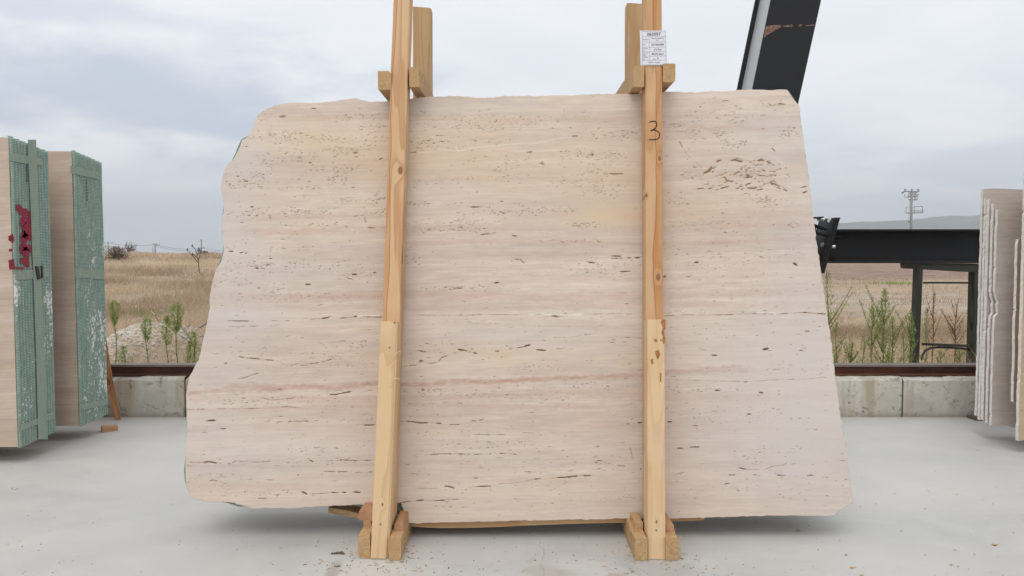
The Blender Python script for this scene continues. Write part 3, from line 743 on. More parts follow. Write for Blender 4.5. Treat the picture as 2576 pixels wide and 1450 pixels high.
cr = [  # crop, points, width in crop px, darkness, rust
 (C4,1.611,[(0,775),(50,775),(130,785),(180,782),(245,788),(260,795)],6,1,.3),(C4,1.611,[(300,795),(360,795)],4,.8,.3),(C4,1.611,[(435,772),(460,773)],4,.9,.6),(C4,1.611,[(480,768),(505,765)],4,.7,.6),
 (C4,1.611,[(0,1268),(60,1258),(130,1252),(210,1255),(300,1248),(350,1246)],5,.95,.1),(C4,1.611,[(270,1170),(290,1168),(330,1180)],5,.95,0),(C4,1.611,[(415,1175),(470,1168),(550,1167)],5,.95,.2),
 (C4,1.611,[(810,1125),(850,1122)],5,.9,.3),(C4,1.611,[(910,1118),(1000,1113),(1080,1105),(1180,1102)],6,1,.35),(C4,1.611,[(100,1180),(190,1182),(270,1175)],3,.45,.4),(C4,1.611,[(550,1165),(620,1150),(700,1148),(810,1125)],3,.4,.8),
 (C4,1.611,[(150,980),(250,972),(350,972),(420,977)],4,.85,.4),(C4,1.611,[(450,975),(550,972)],4,.85,.5),(C4,1.611,[(600,970),(650,968),(700,975)],5,.9,.7),
 (C4,1.611,[(350,340),(380,345),(400,350)],10,1,0),(C4,1.611,[(445,360),(462,366)],9,1,0),(C4,1.611,[(570,350),(600,352)],7,.9,.7),(C4,1.611,[(640,318),(670,325),(710,332),(750,325)],4,.8,.2),(C4,1.611,[(755,322),(785,312)],10,1,0),(C4,1.611,[(825,343),(880,346)],7,1,0),
 (C4,1.611,[(110,348),(155,356)],5,.9,.3),(C4,1.611,[(5,450),(30,440),(100,435),(130,412),(180,425),(230,420),(250,390),(300,375),(350,360)],4,.7,.3),(C4,1.611,[(945,338),(1040,338)],4,.7,.2),(C4,1.611,[(1190,1012),(1216,1012)],5,.9,.4),(C4,1.611,[(1318,1043),(1357,1046)],5,.9,.6),(C4,1.611,[(1195,1066),(1210,1060)],5,.9,0),(C4,1.611,[(1390,932),(1396,955),(1408,1000)],6,.4,.6),
 (C4,1.611,[(118,410),(132,412)],9,1,0),(C4,1.611,[(915,138),(960,141),(1000,140)],9,.75,.8),(C4,1.611,[(80,130),(150,135),(250,133),(330,140),(430,135),(500,128),(560,130),(780,133),(870,128),(920,138),(1000,138),(1100,130),(1250,125),(1330,125),(1460,133)],4,.42,.7),
 (C4,1.611,[(1440,783),(1462,783)],6,1,.5),(C4,1.611,[(740,845),(820,846)],3,.6,.5),(C4,1.611,[(450,855),(640,854)],3,.55,.3),(C4,1.611,[(0,1088),(120,1094)],3,.55,.3),(C4,1.611,[(450,1118),(470,1119)],6,.8,.8),(C4,1.611,[(750,1080),(790,1080)],3,.6,.6),(C4,1.611,[(865,268),(1000,270),(1200,241),(1230,240)],3,.4,.4),(C4,1.611,[(1360,268),(1460,272)],4,.7,.6),
 (C2,1.706,[(900,168),(950,165),(1000,158),(1020,150)],6,.95,.2),(C2,1.706,[(1085,160),(1140,157),(1190,148)],8,1,0),(C2,1.706,[(1200,150),(1350,155)],4,.8,.2),(C2,1.706,[(360,178),(530,180)],4,.7,.2),(C2,1.706,[(650,178),(760,178)],4,.7,.2),(C2,1.706,[(370,215),(500,213),(700,210)],3,.45,.5),
 (C2,1.706,[(100,745),(300,742),(500,740),(620,735),(750,728),(870,740),(940,720)],4,.55,.1),(C2,1.706,[(430,405),(480,415),(550,420),(640,430),(700,440),(720,460)],5,.75,.1),(C2,1.706,[(740,465),(780,462),(810,452),(850,460),(950,445),(1040,420),(1110,430),(1140,460)],5,.75,.1),(C2,1.706,[(430,550),(480,540),(530,520),(600,505)],4,.6,.1),
 (C2,1.706,[(1000,648),(1050,650),(1100,640),(1160,630)],7,.9,.1),(C2,1.706,[(1180,848),(1210,842),(1250,845),(1310,843)],7,1,.2),(C2,1.706,[(230,818),(260,814),(290,816)],7,1,0),(C2,1.706,[(320,868),(350,868)],6,1,.1),(C2,1.706,[(560,665),(640,685),(760,675),(860,670)],4,.6,.1),
 (C2,1.706,[(210,1082),(250,1080),(290,1088)],7,.95,.8),(C2,1.706,[(1020,1075),(1100,1068),(1180,1072),(1300,1070)],4,.75,.3),(C2,1.706,[(890,1068),(910,1080)],6,.9,.3),(C2,1.706,[(840,1270),(870,1288)],8,1,0),(C2,1.706,[(870,1288),(940,1285),(1030,1275)],3,.6,.1),(C2,1.706,[(1030,1275),(1070,1278)],7,1,.2),(C2,1.706,[(1090,1276),(1122,1276)],7,1,.2),(C2,1.706,[(1170,1274),(1212,1276)],6,1,.2),
 (C2,1.706,[(970,1140),(1050,1142)],4,.8,.1),(C2,1.706,[(1070,1143),(1130,1143)],4,.7,.1),(C2,1.706,[(1180,1150),(1290,1145)],4,.7,.1),(C2,1.706,[(560,1315),(620,1312)],4,.7,.4),(C2,1.706,[(420,1078),(560,1082),(660,1075)],3,.55,.4),(C2,1.706,[(120,1085),(200,1085)],3,.6,.3),(C2,1.706,[(680,825),(940,818)],4,.6,.2),
 (C5,1.318,[(90,377),(200,372),(300,372),(400,372),(530,365),(640,368),(780,360),(890,367)],4,.6,.4),(C5,1.318,[(780,360),(800,360)],5,.9,.3),(C5,1.318,[(855,366),(892,367)],4,.95,0),(C5,1.318,[(105,692),(300,698),(495,702),(600,695),(800,688),(900,680)],3,.4,.4),(C5,1.318,[(465,1128),(500,1136),(540,1138)],5,.95,0),(C5,1.318,[(540,1138),(590,1135),(630,1120),(740,1108)],3,.45,.5),(C5,1.318,[(580,543),(605,538)],9,1,0),
 (C5,1.318,[(220,1025),(265,1025)],4,.95,0),(C5,1.318,[(415,1163),(445,1163)],4,.9,0),(C5,1.318,[(650,1163),(690,1166)],4,.8,.2),(C5,1.318,[(800,1165),(830,1165)],4,.8,.2),(C5,1.318,[(245,112),(264,112)],6,1,0),(C5,1.318,[(733,116),(750,126)],7,1,0),(C5,1.318,[(330,570),(355,573)],5,.95,0),(C5,1.318,[(505,862),(525,862)],5,.95,0),(C5,1.318,[(160,1030),(185,1031)],5,.95,0),(C5,1.318,[(110,900),(130,900)],5,.95,0),(C5,1.318,[(235,920),(255,920)],4,.9,0),(C5,1.318,[(345,745),(368,745)],5,.9,0),(C5,1.318,[(490,702),(505,702)],5,.9,0),(C5,1.318,[(565,755),(580,757)],5,.9,0),
 (C5,1.318,[(760,548),(778,546)],4,.8,.2),(C5,1.318,[(790,452),(812,452)],4,.8,0),(C5,1.318,[(90,183),(100,180)],6,1,0),(C5,1.318,[(205,181),(218,181)],5,.9,0),
 (C8,2.417,[(460,845),(490,835),(515,815),(525,790)],20,.75,.9),(C8,2.417,[(570,745),(595,735),(622,728)],17,.7,.9),(C8,2.417,[(705,735),(740,725),(770,735),(800,740)],19,.75,.9),(C8,2.417,[(945,735),(980,725),(1000,740)],18,.8,.9),(C8,2.417,[(1030,740),(1062,757)],15,.75,.9),(C8,2.417,[(1075,768),(1098,776)],8,.7,.8),
 (C8,2.417,[(980,962),(1020,945),(1060,930),(1100,945),(1142,965)],15,.72,.05),(C8,2.417,[(850,980),(900,985),(940,978)],12,.72,.05),(C8,2.417,[(610,987),(650,975),(687,966)],13,.72,.05),(C8,2.417,[(565,1000),(590,995)],8,.6,.3),(C8,2.417,[(750,983),(775,983)],7,.7,0),(C8,2.417,[(395,992),(430,985),(462,985)],7,.9,.3),(C8,2.417,[(505,987),(532,978)],10,.95,.2),(C8,2.417,[(450,952),(500,945)],6,.8,.4),
 (C8,2.417,[(620,890),(650,885),(665,915),(692,912)],14,.75,.9),(C8,2.417,[(610,870),(640,850),(665,840)],8,.75,.8),(C8,2.417,[(725,862),(760,842),(790,830)],10,.7,.7),(C8,2.417,[(835,885),(868,885)],13,.8,.1),(C8,2.417,[(880,888),(902,876)],8,.8,.1),(C8,2.417,[(835,952),(885,940)],8,.85,.3),(C8,2.417,[(1180,990),(1212,1007)],10,.8,.2),(C8,2.417,[(1335,978),(1385,966)],10,.85,.6),(C8,2.417,[(1358,1026),(1392,1012)],11,.95,.2),(C8,2.417,[(1075,620),(1105,650)],9,.75,.1),(C8,2.417,[(950,1002),(992,988)],8,.8,.5),(C8,2.417,[(360,790),(388,796)],8,.8,.4),(C8,2.417,[(238,560),(258,604)],7,.8,.3),(C8,2.417,[(255,600),(300,670),(370,740),(440,800)],4,.35,.5),
 (C8,2.417,[(620,195),(680,188)],6,.7,.2),(C8,2.417,[(1135,218),(1185,222)],9,.9,.6),(C8,2.417,[(1055,228),(1065,230)],9,.9,.2),(C8,2.417,[(1260,435),(1290,437)],8,.7,.1),(C8,2.417,[(1340,428),(1350,424)],7,.9,.2),
 (C3,1.813,[(475,866),(500,864),(560,866)],6,.85,.1),(C3,1.813,[(1430,637),(1460,640),(1512,641)],12,.6,.3),(C3,1.813,[(645,1381),(672,1378)],12,1,0),(C3,1.813,[(1440,1198),(1505,1200)],7,1,.1),(C3,1.813,[(1430,1214),(1510,1215)],4,.8,.1),(C3,1.813,[(1495,1305),(1562,1301)],7,.9,.2),(C3,1.813,[(1285,1243),(1322,1246)],7,.9,.2),(C3,1.813,[(1545,1210),(1572,1213)],7,.9,.2),(C3,1.813,[(1600,1210),(1632,1209)],7,.9,.2),(C3,1.813,[(550,1055),(570,1050),(640,1048)],6,.8,.2),(C3,1.813,[(765,1060),(790,1062)],7,.9,.2),(C3,1.813,[(240,380),(325,381)],3,.6,.2),(C3,1.813,[(1170,383),(1205,383)],9,.7,.3),(C3,1.813,[(865,495),(895,490)],8,.7,.3),(C3,1.813,[(955,570),(985,574)],6,.9,.2),(C3,1.813,[(770,1218),(820,1225),(840,1245)],5,.8,.5),(C3,1.813,[(300,1412),(340,1408),(420,1420)],7,.85,.3),(C3,1.813,[(70,495),(110,492)],5,.8,.2),(C3,1.813,[(1300,508),(1315,510)],12,.85,.1),(C3,1.813,[(680,827),(700,827)],5,.9,0),
 (C1,1.813,[(500,688),(522,689)],7,1,.1),(C1,1.813,[(395,1167),(425,1167)],6,.95,0),(C1,1.813,[(470,1178),(495,1172)],6,.95,0),(C1,1.813,[(505,1180),(530,1178)],5,.9,0),(C1,1.813,[(745,250),(778,248)],13,.6,.1),(C1,1.813,[(960,196),(985,196)],10,.7,.4),(C1,1.813,[(505,454),(522,454)],9,.7,0),(C1,1.813,[(545,864),(562,864)],7,.95,0),(C1,1.813,[(475,970),(490,970)],6,.95,0),(C1,1.813,[(1420,542),(1435,534)],8,.8,0),(C1,1.813,[(450,656),(468,658)],9,.75,0),(C1,1.813,[(1250,500),(1275,490)],11,.7,.6),(C1,1.813,[(575,922),(592,922)],10,.75,.7),(C1,1.813,[(1100,560),(1110,580)],5,.6,.2),(C1,1.813,[(1320,940),(1326,970)],6,.55,.2),(C1,1.813,[(920,1392),(948,1392)],11,.85,0),(C1,1.813,[(1235,1322),(1260,1323)],9,.95,0),(C1,1.813,[(1380,1312),(1394,1312)],8,.9,.1),(C1,1.813,[(575,1280),(595,1282)],7,.9,.3),(C1,1.813,[(1340,1005),(1390,1008)],5,.8,.2),
]
for fn, sc_, pts, w_, dk, ru in cr:
    q = fn(pts); ww = w_ / sc_ / 1.4907
    stroke(pit, q, ww, dk, .5, .8)
    if ru: stroke(rustm, q, ww * 2.2, ru, 1.0, 0)
# stained surrounds of the big cavities
for u, v, a, b, s_ in [(*crop(2450, 300, 2.417, [(650, 890)])[0], 22, 16, .5), (*crop(2450, 300, 2.417, [(760, 735)])[0], 26, 12, .35), (*crop(2450, 300, 2.417, [(500, 830)])[0], 20, 10, .35),
                       (*C4([(635, 372)])[0], 9, 7, 1.1), (*C4([(1350, 430)])[0], 6, 5, 1.0), (*C4([(510, 362)])[0], 8, 4, .8), (*C2([(585, 455)])[0], 5, 5, .9), (*C2([(110, 1054)])[0], 3, 3, 1),
                       (*C3([(1430, 880)])[0], 150, 30, .36), (*C3([(1250, 940)])[0], 170, 16, .4), (*C3([(1420, 960)])[0], 100, 18, .35), (*C1([(900, 420)])[0], 280, 60, .28), (*C3([(900, 560)])[0], 380, 90, .25),
                       (*C1([(560, 730)])[0], 120, 22, .3), (*C4([(250, 320)])[0], 120, 22, .3), (*C4([(100, 790)])[0], 60, 60, .2), (*C4([(150, 1350)])[0], 160, 16, .3), (*C2([(1100, 900)])[0], 120, 40, .25), (*C2([(300, 1290)])[0], 200, 20, .3)]:
    gauss(warm, u, v, a, b, s_)
for u, v, a, b, s_ in [(600, 800, 120, 30, .5), (620, 420, 60, 60, .5), (580, 600, 50, 90, .4), (900, 1120, 300, 40, .22), (1300, 840, 300, 50, .3), (1950, 900, 200, 120, .4), (1900, 340, 150, 60, .25), (1400, 560, 250, 40, .3), (2000, 1150, 150, 120, .35), (1200, 270, 300, 14, .35), (1130, 480, 120, 30, .25), (750, 680, 150, 30, .25)]:
    gauss(cool, u, v, a, b, s_)
gauss(cool, 560, 760, 110, 420, .35); gauss(cool, 2060, 800, 130, 520, .40)
gauss(cool, 900, 1180, 500, 90, .25); gauss(cool, 1900, 1100, 260, 160, .3)
for u_, v_, a_, b_, s_ in ((850, 380, 260, 90, .32), (1350, 420, 330, 110, .30), (1500, 560, 300, 40, .36), (1560, 470, 180, 60, .25), (1850, 520, 150, 30, .25), (1300, 905, 420, 30, .25), (1200, 1240, 500, 45, .28), (760, 560, 200, 24, .2)): gauss(warm, u_, v_, a_, b_, s_)
np.clip(cool, 0, .85, out=cool)
VE = [(C4, [(0,552),(100,553),(200,545),(300,535),(430,530),(540,540),(620,530),(760,522),(870,520),(950,512),(1050,512),(1200,505),(1330,498),(1460,500)], 7, 1.15),
      (C2, [(120,640),(250,625),(400,612),(560,607),(640,615),(740,605),(850,598),(950,602),(1060,605),(1150,595),(1330,575)], 8, 1.1), (C2, [(390,612),(560,608),(650,616)], 13, 1.2), (C2, [(720,606),(860,600)], 9, 1.0),
      (C5, [(105,655),(200,650),(300,645),(420,640),(500,645)], 10, .9), (C5, [(500,645),(700,645),(900,640)], 6, .35), (C4, [(0,560),(300,552),(600,545)], 22, .22),
      (C8, [(220,465),(290,470),(330,435),(400,425),(460,430),(520,465),(560,432),(700,425),(800,425),(960,450)], 4, .6), (C8, [(700,425),(860,418),(1000,440)], 14, .3),
      (C3, [(1000,1010),(1250,1000),(1600,1010)], 12, .22), (C3, [(1200,945),(1600,940)], 14, .35), (C1, [(400,575),(700,570),(1000,555),(1480,545)], 5, .4), (C1, [(380,1030),(700,1040),(1000,1030),(1450,1030)], 7, .3), (C1, [(650,265),(1000,250),(1480,235)], 5, .3),
      (C4, [(0,60),(500,30),(1460,40)], 10, .2), (C2, [(100,680),(500,670),(900,680),(1330,690)], 12, .2), (C5, [(105,230),(400,225),(870,200)], 14, .22), (C5, [(105,310),(400,330),(880,320)], 12, .22), (C5, [(110,1120),(500,1110),(980,1095)], 8, .2)]
D_ = lambda p: p
for v_, w_, s_, a_, b_ in ((410, 7, .30, 560, 960), (455, 5, .2, 1040, 1600), (546, 16, .30, 1250, 2040), (575, 12, .34, 560, 2040), (612, 8, .28, 1040, 2050), (545, 6, .28, 565, 960), (700, 8, .2, 1100, 2070), (745, 16, .26, 540, 2080), (772, 10, .26, 540, 2080), (820, 5, .2, 520, 1500), (1000, 14, .30, 470, 2110), (1022, 7, .3, 470, 1600), (1075, 14, .14, 470, 2120), (1165, 5, .22, 470, 1200), (1215, 8, .16, 470, 2130), (300, 5, .2, 700, 2010), (1115, 5, .14, 1100, 2120)):
    k_ = [a_ + (b_ - a_) * i / 9 for i in range(10)]; VE.append((D_, [(u, v_ + 5 * math.sin(u * .007 + v_) - (u - 1300) * .008) for u in k_], w_, min(.6, s_ * 1.5)))
for fn, p, w_, s_ in VE: stroke(vein, fn(p), w_, s_, 1.0, .8, taper=False)
for fn, p, w_, s_ in [(C3, [(70,495),(200,490),(270,470),(400,485),(480,465),(620,450),(800,435),(900,435),(1060,400),(1200,385)], 1.6, .4), (C4, [(780,130),(870,126),(915,132),(1000,133),(1100,127)], 2.5, .8), (C5, [(550,362),(640,366)], 3, .9),
                      (C8, [(480,760),(560,700),(700,680),(830,700),(900,690),(1000,665),(1100,700),(1200,780)], 4, .14), (C8, [(520,850),(620,780),(760,760),(850,780)], 6, .12), (C8, [(90,940),(250,930),(400,900),(480,860)], 5, .14), (C2, [(1200,146),(1330,142)], 3, .8), (C3, [(380,455),(395,490)], 2, .5)]:
    stroke(white, fn(p), w_, s_, .8, .6, taper=False)
# clusters of small pits read off the photograph: crop, cx, cy, rx, ry, count
CL = [(C3,600,300,350,40,150),(C3,120,430,90,35,60),(C3,450,430,230,25,60),(C3,1230,505,120,20,60),(C3,1450,530,80,40,60),(C3,1350,625,80,18,45),(C3,700,620,60,30,40),(C3,1230,700,110,35,50),(C3,1380,745,100,35,60),(C3,150,845,110,10,50),(C3,520,865,60,6,20),(C3,700,902,110,12,50),(C3,1000,885,180,22,60),(C3,400,970,170,16,60),(C3,330,1020,200,9,80),(C3,1240,988,80,14,50),(C3,1180,1098,180,7,50),(C3,80,1230,50,50,40),(C3,1350,1280,210,50,110),(C3,370,1416,160,9,45),(C3,1480,370,150,26,70),(C3,250,700,200,25,40),(C3,800,560,250,30,50),(C3,900,260,500,20,50),
 (C1,780,390,150,38,130),(C1,1060,400,110,18,50),(C1,1220,485,120,28,90),(C1,1430,360,110,45,80),(C1,830,530,170,22,80),(C1,640,540,60,28,35),(C1,1160,610,100,25,50),(C1,1150,680,80,25,45),(C1,560,670,120,28,80),(C1,430,720,80,25,40),(C1,800,735,260,6,45),(C1,560,905,120,25,70),(C1,900,900,200,22,90),(C1,1400,900,80,20,45),(C1,1390,800,100,26,60),(C1,1160,820,60,12,20),(C1,620,1262,100,16,40),(C1,900,1260,380,30,90),(C1,1260,1330,90,30,45),(C1,1000,985,140,14,40),(C1,960,620,300,60,50),(C1,700,1140,300,50,50),(C1,1300,250,180,20,30),(C1,600,250,60,25,22),(C1,450,1320,160,60,50),
 (C8,190,410,90,22,45),(C8,620,490,60,32,40),(C8,1220,490,80,38,55),(C8,750,580,120,28,45),(C8,1000,1095,150,40,90),(C8,350,870,80,26,35),(C8,950,860,150,40,60),(C8,220,1085,130,45,50),(C8,1160,220,110,13,40),(C8,500,1310,260,50,60),(C8,700,310,350,50,90),(C8,1280,1320,80,14,25),(C8,370,500,60,30,30),
 (C4,180,590,110,12,55),(C4,820,445,130,14,24),(C4,300,330,160,30,35),(C4,700,905,200,12,40),(C4,500,940,300,30,40),(C4,1190,960,20,60,14),(C4,1000,560,420,26,60),(C4,500,640,500,40,70),(C4,700,1040,600,40,70),(C4,1300,1240,160,14,24),(C4,850,1160,150,14,24),(C4,300,860,300,60,40),(C4,430,180,90,10,20),
 (C2,700,20,300,22,60),(C2,600,685,300,24,80),(C2,1150,330,160,20,30),(C2,800,820,500,12,50),(C2,1000,1000,300,20,40),(C2,260,1210,160,40,50),(C2,620,1080,500,14,50),(C2,1080,400,200,40,50),(C2,650,1285,200,16,40),(C2,560,380,200,30,30),
 (C5,350,75,330,26,110),(C5,250,130,200,20,40),(C5,640,640,260,20,45),(C5,300,745,200,12,40),(C5,560,1060,200,24,40),(C5,450,850,360,50,70),(C5,300,450,200,30,26),(C5,600,250,300,40,40),(C5,250,350,120,12,30),(C5,500,1200,350,40,40)]
rp0 = np.random.default_rng(12)
for _ in range(120):
    left_ = rp0.uniform(0, 1) < .5; xc_, w_a, pk = (760, 270, 722) if left_ else (1010, 230, 716)
    t_ = rp0.uniform(-1, 1); dp = rp0.choice([0, 45, 95, 140, 185, 230]) + rp0.normal(0, 9); x_c = xc_ + t_ * w_a; y_c = pk + 120 * t_ * t_ + dp
    if y_c > 1005 or (dp < 30 and rp0.uniform(0, 1) < .3): continue
    sl = 240 * t_ / w_a * rp0.uniform(.5, 1.1); L_ = rp0.uniform(4, 17)
    q = C8([(x_c - L_, y_c - sl * L_), (x_c, y_c + rp0.uniform(-3, 3)), (x_c + L_, y_c + sl * L_)]); stroke(pit, q, rp0.uniform(.7, 2.4), rp0.uniform(.3, .9), .5, .8)
    if rp0.uniform(0, 1) < .5: stroke(rustm, q, 5, rp0.uniform(.3, .9), 1, 0)
def one_pit(u, v, L, th, ang, val, ru):
    x, z = loc(u, v); a, b = L * PX / 2, th * PX / 2
    pad = a + .004
    i0, i1 = np.searchsorted(gx, [x - pad, x + pad]); j0, j1 = np.searchsorted(gz, [z - pad, z + pad])
    if i1 - i0 < 1 or j1 - j0 < 1: return
    X, Z = KX[j0:j1, i0:i1] - x, KZ[j0:j1, i0:i1] - z
    ca, sa = math.cos(ang), math.sin(ang)
    p = (X * ca + Z * sa) / (a + .0006); q = (-X * sa + Z * ca) / (b + .0003)
    r_ = np.hypot(p, q)
    val_ = val * (1 - sst(.55, 1.35, r_))
    pit[j0:j1, i0:i1] = np.maximum(pit[j0:j1, i0:i1], val_)
    if ru > .3: rustm[j0:j1, i0:i1] = np.maximum(rustm[j0:j1, i0:i1], ru * (r_ < 2))
rp = np.random.default_rng(3)
for fn, cx_, cy_, rx_, ry_, n_ in CL:
    (uc, vc), (ue, ve) = fn([(cx_, cy_)])[0], fn([(cx_ + rx_, cy_ + ry_)])[0]
    gauss(dens, uc, vc, (ue - uc) * 1.1, (ve - vc) * 1.2, .55)
    for _ in range(int(n_ * 1.05)):
        u = uc + rp.normal(0, (ue - uc) * .72); v = vc + rp.normal(0, (ve - vc) * .85)
        L_ = min(1.2 + rp.exponential(1.9), 12); th = .55 + rp.exponential(.33)
        one_pit(u, v, L_, min(th, L_ * .7), rp.normal(.06, .28), rp.uniform(.18, .92) ** 1.3, rp.uniform(0, 1) ** 2)
for _ in range(1500):
    u = rp.uniform(470, 2130); v = rp.uniform(240, 1300)
    L_ = 1.8 + rp.exponential(1.9 if v < 700 else 3.4); one_pit(u, v, min(L_, 18), .6 + rp.exponential(.3), rp.normal(.02, .22 if v < 700 else .09), rp.uniform(.12, .85) ** 1.3, rp.uniform(0, 1) ** 3)
np.clip(dens, 0, 1.1, out=dens)
# keep cells inside the outline, pull their rim onto it
cxm, czm = (KX[:-1, :-1] + SX / 2), (KZ[:-1, :-1] + SZ / 2)
keep = inside(outd, cxm, czm)
idx = np.arange(NX * NZ).reshape(NZ, NX)
q = np.stack([idx[:-1, :-1], idx[:-1, 1:], idx[1:, 1:], idx[1:, :-1]], -1)[keep]
used, inv = np.unique(q, return_inverse=True); q = inv.reshape(q.shape)
vx, vz = KX.ravel()[used], KZ.ravel()[used]
e = np.sort(np.concatenate([q[:, [0, 1]], q[:, [1, 2]], q[:, [2, 3]], q[:, [3, 0]]]), 1)
eu, cnt = np.unique(e, axis=0, return_counts=True)
be = eu[cnt == 1]; bv = np.unique(be)
pts = np.stack([vx, vz], -1); pts[bv] = nearest(outd, pts[bv])
atr = {n_: a_.ravel()[used].astype(np.float32) for n_, a_ in dict(pit=pit, rust=rustm, vein=vein, white=white, warm=warm, cool=cool, dens=dens).items()}
depth = np.clip(atr['pit'], 0, 1) ** 2 * .004; depth[bv] = 0
Vf = np.stack([pts[:, 0], depth, pts[:, 1]], -1)
TH = .02
nv = len(Vf)
# directed boundary edges for the broken rim and the back
de = np.concatenate([q[:, [0, 1]], q[:, [1, 2]], q[:, [2, 3]], q[:, [3, 0]]])
key = np.sort(de, 1); kk = key[:, 0].astype(np.int64) * nv + key[:, 1]
bk = set((be[:, 0].astype(np.int64) * nv + be[:, 1]).tolist()); mask = np.fromiter((k_ in bk for k_ in kk.tolist()), bool, len(kk))
bd = de[mask]
mid = Vf[bv].copy(); mid[:, 1] = .012; mid[:, [0, 2]] += rp.normal(0, .0012, (len(bv), 2))
bck = Vf[bv].copy(); bck[:, 1] = TH
remap = np.full(nv, -1); remap[bv] = np.arange(len(bv))
m0 = nv + remap[bd]; b0 = nv + len(bv) + remap[bd]
rim = np.concatenate([np.stack([bd[:, 1], bd[:, 0], m0[:, 0], m0[:, 1]], -1), np.stack([m0[:, 1], m0[:, 0], b0[:, 0], b0[:, 1]], -1)])
SV = np.concatenate([Vf, mid, bck]); SQ = np.concatenate([q, rim])
ext = {n_: np.concatenate([a_, np.zeros(2 * len(bv), np.float32)]) for n_, a_ in atr.items()}
ext['pit'] = ext['pit'] * 1.0
slab = meshnp("travertine_slab", SV, SQ, TRAV, None, MS, True, ext)
tag(slab, "huge cream travertine slab with broken left edge, strapped upright between two pine posts", "slab")
# green net glued to its back, a little larger where the stone broke away
def offset_poly(P, f):
    n = len(P); res = []
    for i in range(n):
        a, b, c = P[i - 1], P[i], P[(i + 1) % n]; d = c - a; d /= max(np.linalg.norm(d), 1e-6)
        res.append(b + np.array([-d[1], d[0]]) * f(i, b))
    return np.array(res)
cen = outl.mean(0)
area = 0.5 * sum(outl[i - 1][0] * outl[i][1] - outl[i][0] * outl[i - 1][1] for i in range(len(outl)))
sgn = -1 if area > 0 else 1
bumps = [(616, 360, 34, .012), (590, 400, 26, .009), (568, 530, 24, .009), (566, 640, 30, .010), (548, 672, 20, .006), (462, 1185, 42, .012), (592, 1262, 22, .010), (1997, 240, 22, .011), (1975, 226, 22, .004), (940, 1270, 40, .014), (1012, 1290, 26, .022), (1200, 243, 60, .003), (770, 262, 60, .003)]
bl = [(np.array(loc(u, v)), r_ * PX, h_) for u, v, r_, h_ in bumps]
dn = densify(outl, .01, .0, 1)
def off_f(i, b):
    v_ = .0012 + .0022 * float(vnoise(np.array(b[0] * 30), np.array(b[1] * 30), 4))
    for p, r_, h_ in bl: v_ += h_ * math.exp(-((b - p) ** 2).sum() / r_ ** 2)
    return sgn * v_
netp = offset_poly(dn, off_f)
def plate(name, P, y0, y1, m, parent=None, M=None):
    n = len(P)
    V = [(x, y0, z) for x, z in P] + [(x, y1, z) for x, z in P]
    Fc = [tuple(range(n)), tuple(range(2 * n - 1, n - 1, -1))] + [(i, (i + 1) % n, n + (i + 1) % n, n + i) for i in range(n)]
    o = mesh(name, V, Fc, m, parent, M); return o
plate("backing_net", netp, TH + .0005, TH + .003, BACKNET, slab, MS)
flap = [loc(u, v) for u, v in ((990, 1262), (1013, 1262), (1021, 1288), (1027, 1300), (1031, 1320), (1020, 1318), (1008, 1303), (1000, 1297), (990, 1294))]
plate("torn_net", flap, TH + .0032, TH + .0052, flat("grey_green_net_flap", (.13, .165, .135), .85, var=.25, scale=25), slab, MS)
# the slabs stacked behind it
rt = empty("slab_stack", (MS @ Vector((0, TH + .01, .11))), "slabs stacked tight behind the big front slab, dark in the notch by the left post", "slab stack")
base_p = densify(outl, .05, .0, 2)
for k in range(11):
    cxy = base_p.mean(0); s_ = .972 - .003 * (k % 3)
    P2 = (base_p - cxy) * np.array([s_, s_]) + cxy
    P2[:, 1] = np.maximum(P2[:, 1], outl[:, 1].min() + .010)
    y0 = TH + .008 + k * .0275
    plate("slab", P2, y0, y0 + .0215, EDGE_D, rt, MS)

# small things on the top edge of the slab
p = MS @ Vector((*[loc(1291, 243)[0]], .03, loc(1291, 242)[1]))
def onl(u, v, y=0.0):
    x, z = loc(u, v); return MS @ Vector((x, y, z))
mb = MB(); mb.tube([onl(1264, 243, .02), onl(1272, 239.5, .022), onl(1290, 240.5, .02), onl(1305, 240, .024), onl(1318, 243, .02)], .0028, 6)
o = mb.build("plastic_strip", BLACKPL, smooth=True); tag(o, "crumpled black plastic strip on the top edge of the big slab", "strip")
mb = MB(); cc = onl(1329, 242.5, .02)
for k in range(1): mb.tube([cc + Vector((-.012, 0, -.008)), cc + Vector((-.006, 0, .005)), cc + Vector((.006, 0, .006)), cc + Vector((.013, 0, -.008))], .007, 7)
o = mb.build("foam_lump", flat("pale_foam", (.62, .58, .48), .9), smooth=True); tag(o, "small pale lump of foam on the top edge of the big slab", "lump")

# ------------------------------------------------------------------ timber frames
TL = .157
def plane_pt(u, v, y_at0):
    n = Vector((0, -math.cos(TILT), math.sin(TILT))); return Pp(u, v, Vector((0, y_at0, 0)), n)
def post(name, ub, vb, ut, vt, y_at0, w_, d_, m, parent, extend=0.0, **kw):
    a, b = plane_pt(ub, vb, y_at0), plane_pt(ut, vt, y_at0)
    b = b + (b - a).normalized() * extend
    return stick(name, a, b, w_, d_, m, parent, **kw), a, b
YP, YO = 2.665, 2.750
fL = empty("pine_stand", Pz(957, 1409, 0), "left pine frame with tall leaning post and sawn skid blocks, holding the big slab", "timber stand", "pine frames clamping the slab bundle")
fR = empty("pine_stand", Pz(1652, 1409, 0), "right pine frame whose post has the number 3, holding the big slab", "timber stand", "pine frames clamping the slab bundle")
pl, a, b = post("post", 967.5, 1322, 1011, 0, YO, .067, .080, W_L, fL, .35, seg=30, jit=.0007, bow=-.004, chs=(.002, .004, .003, .002))
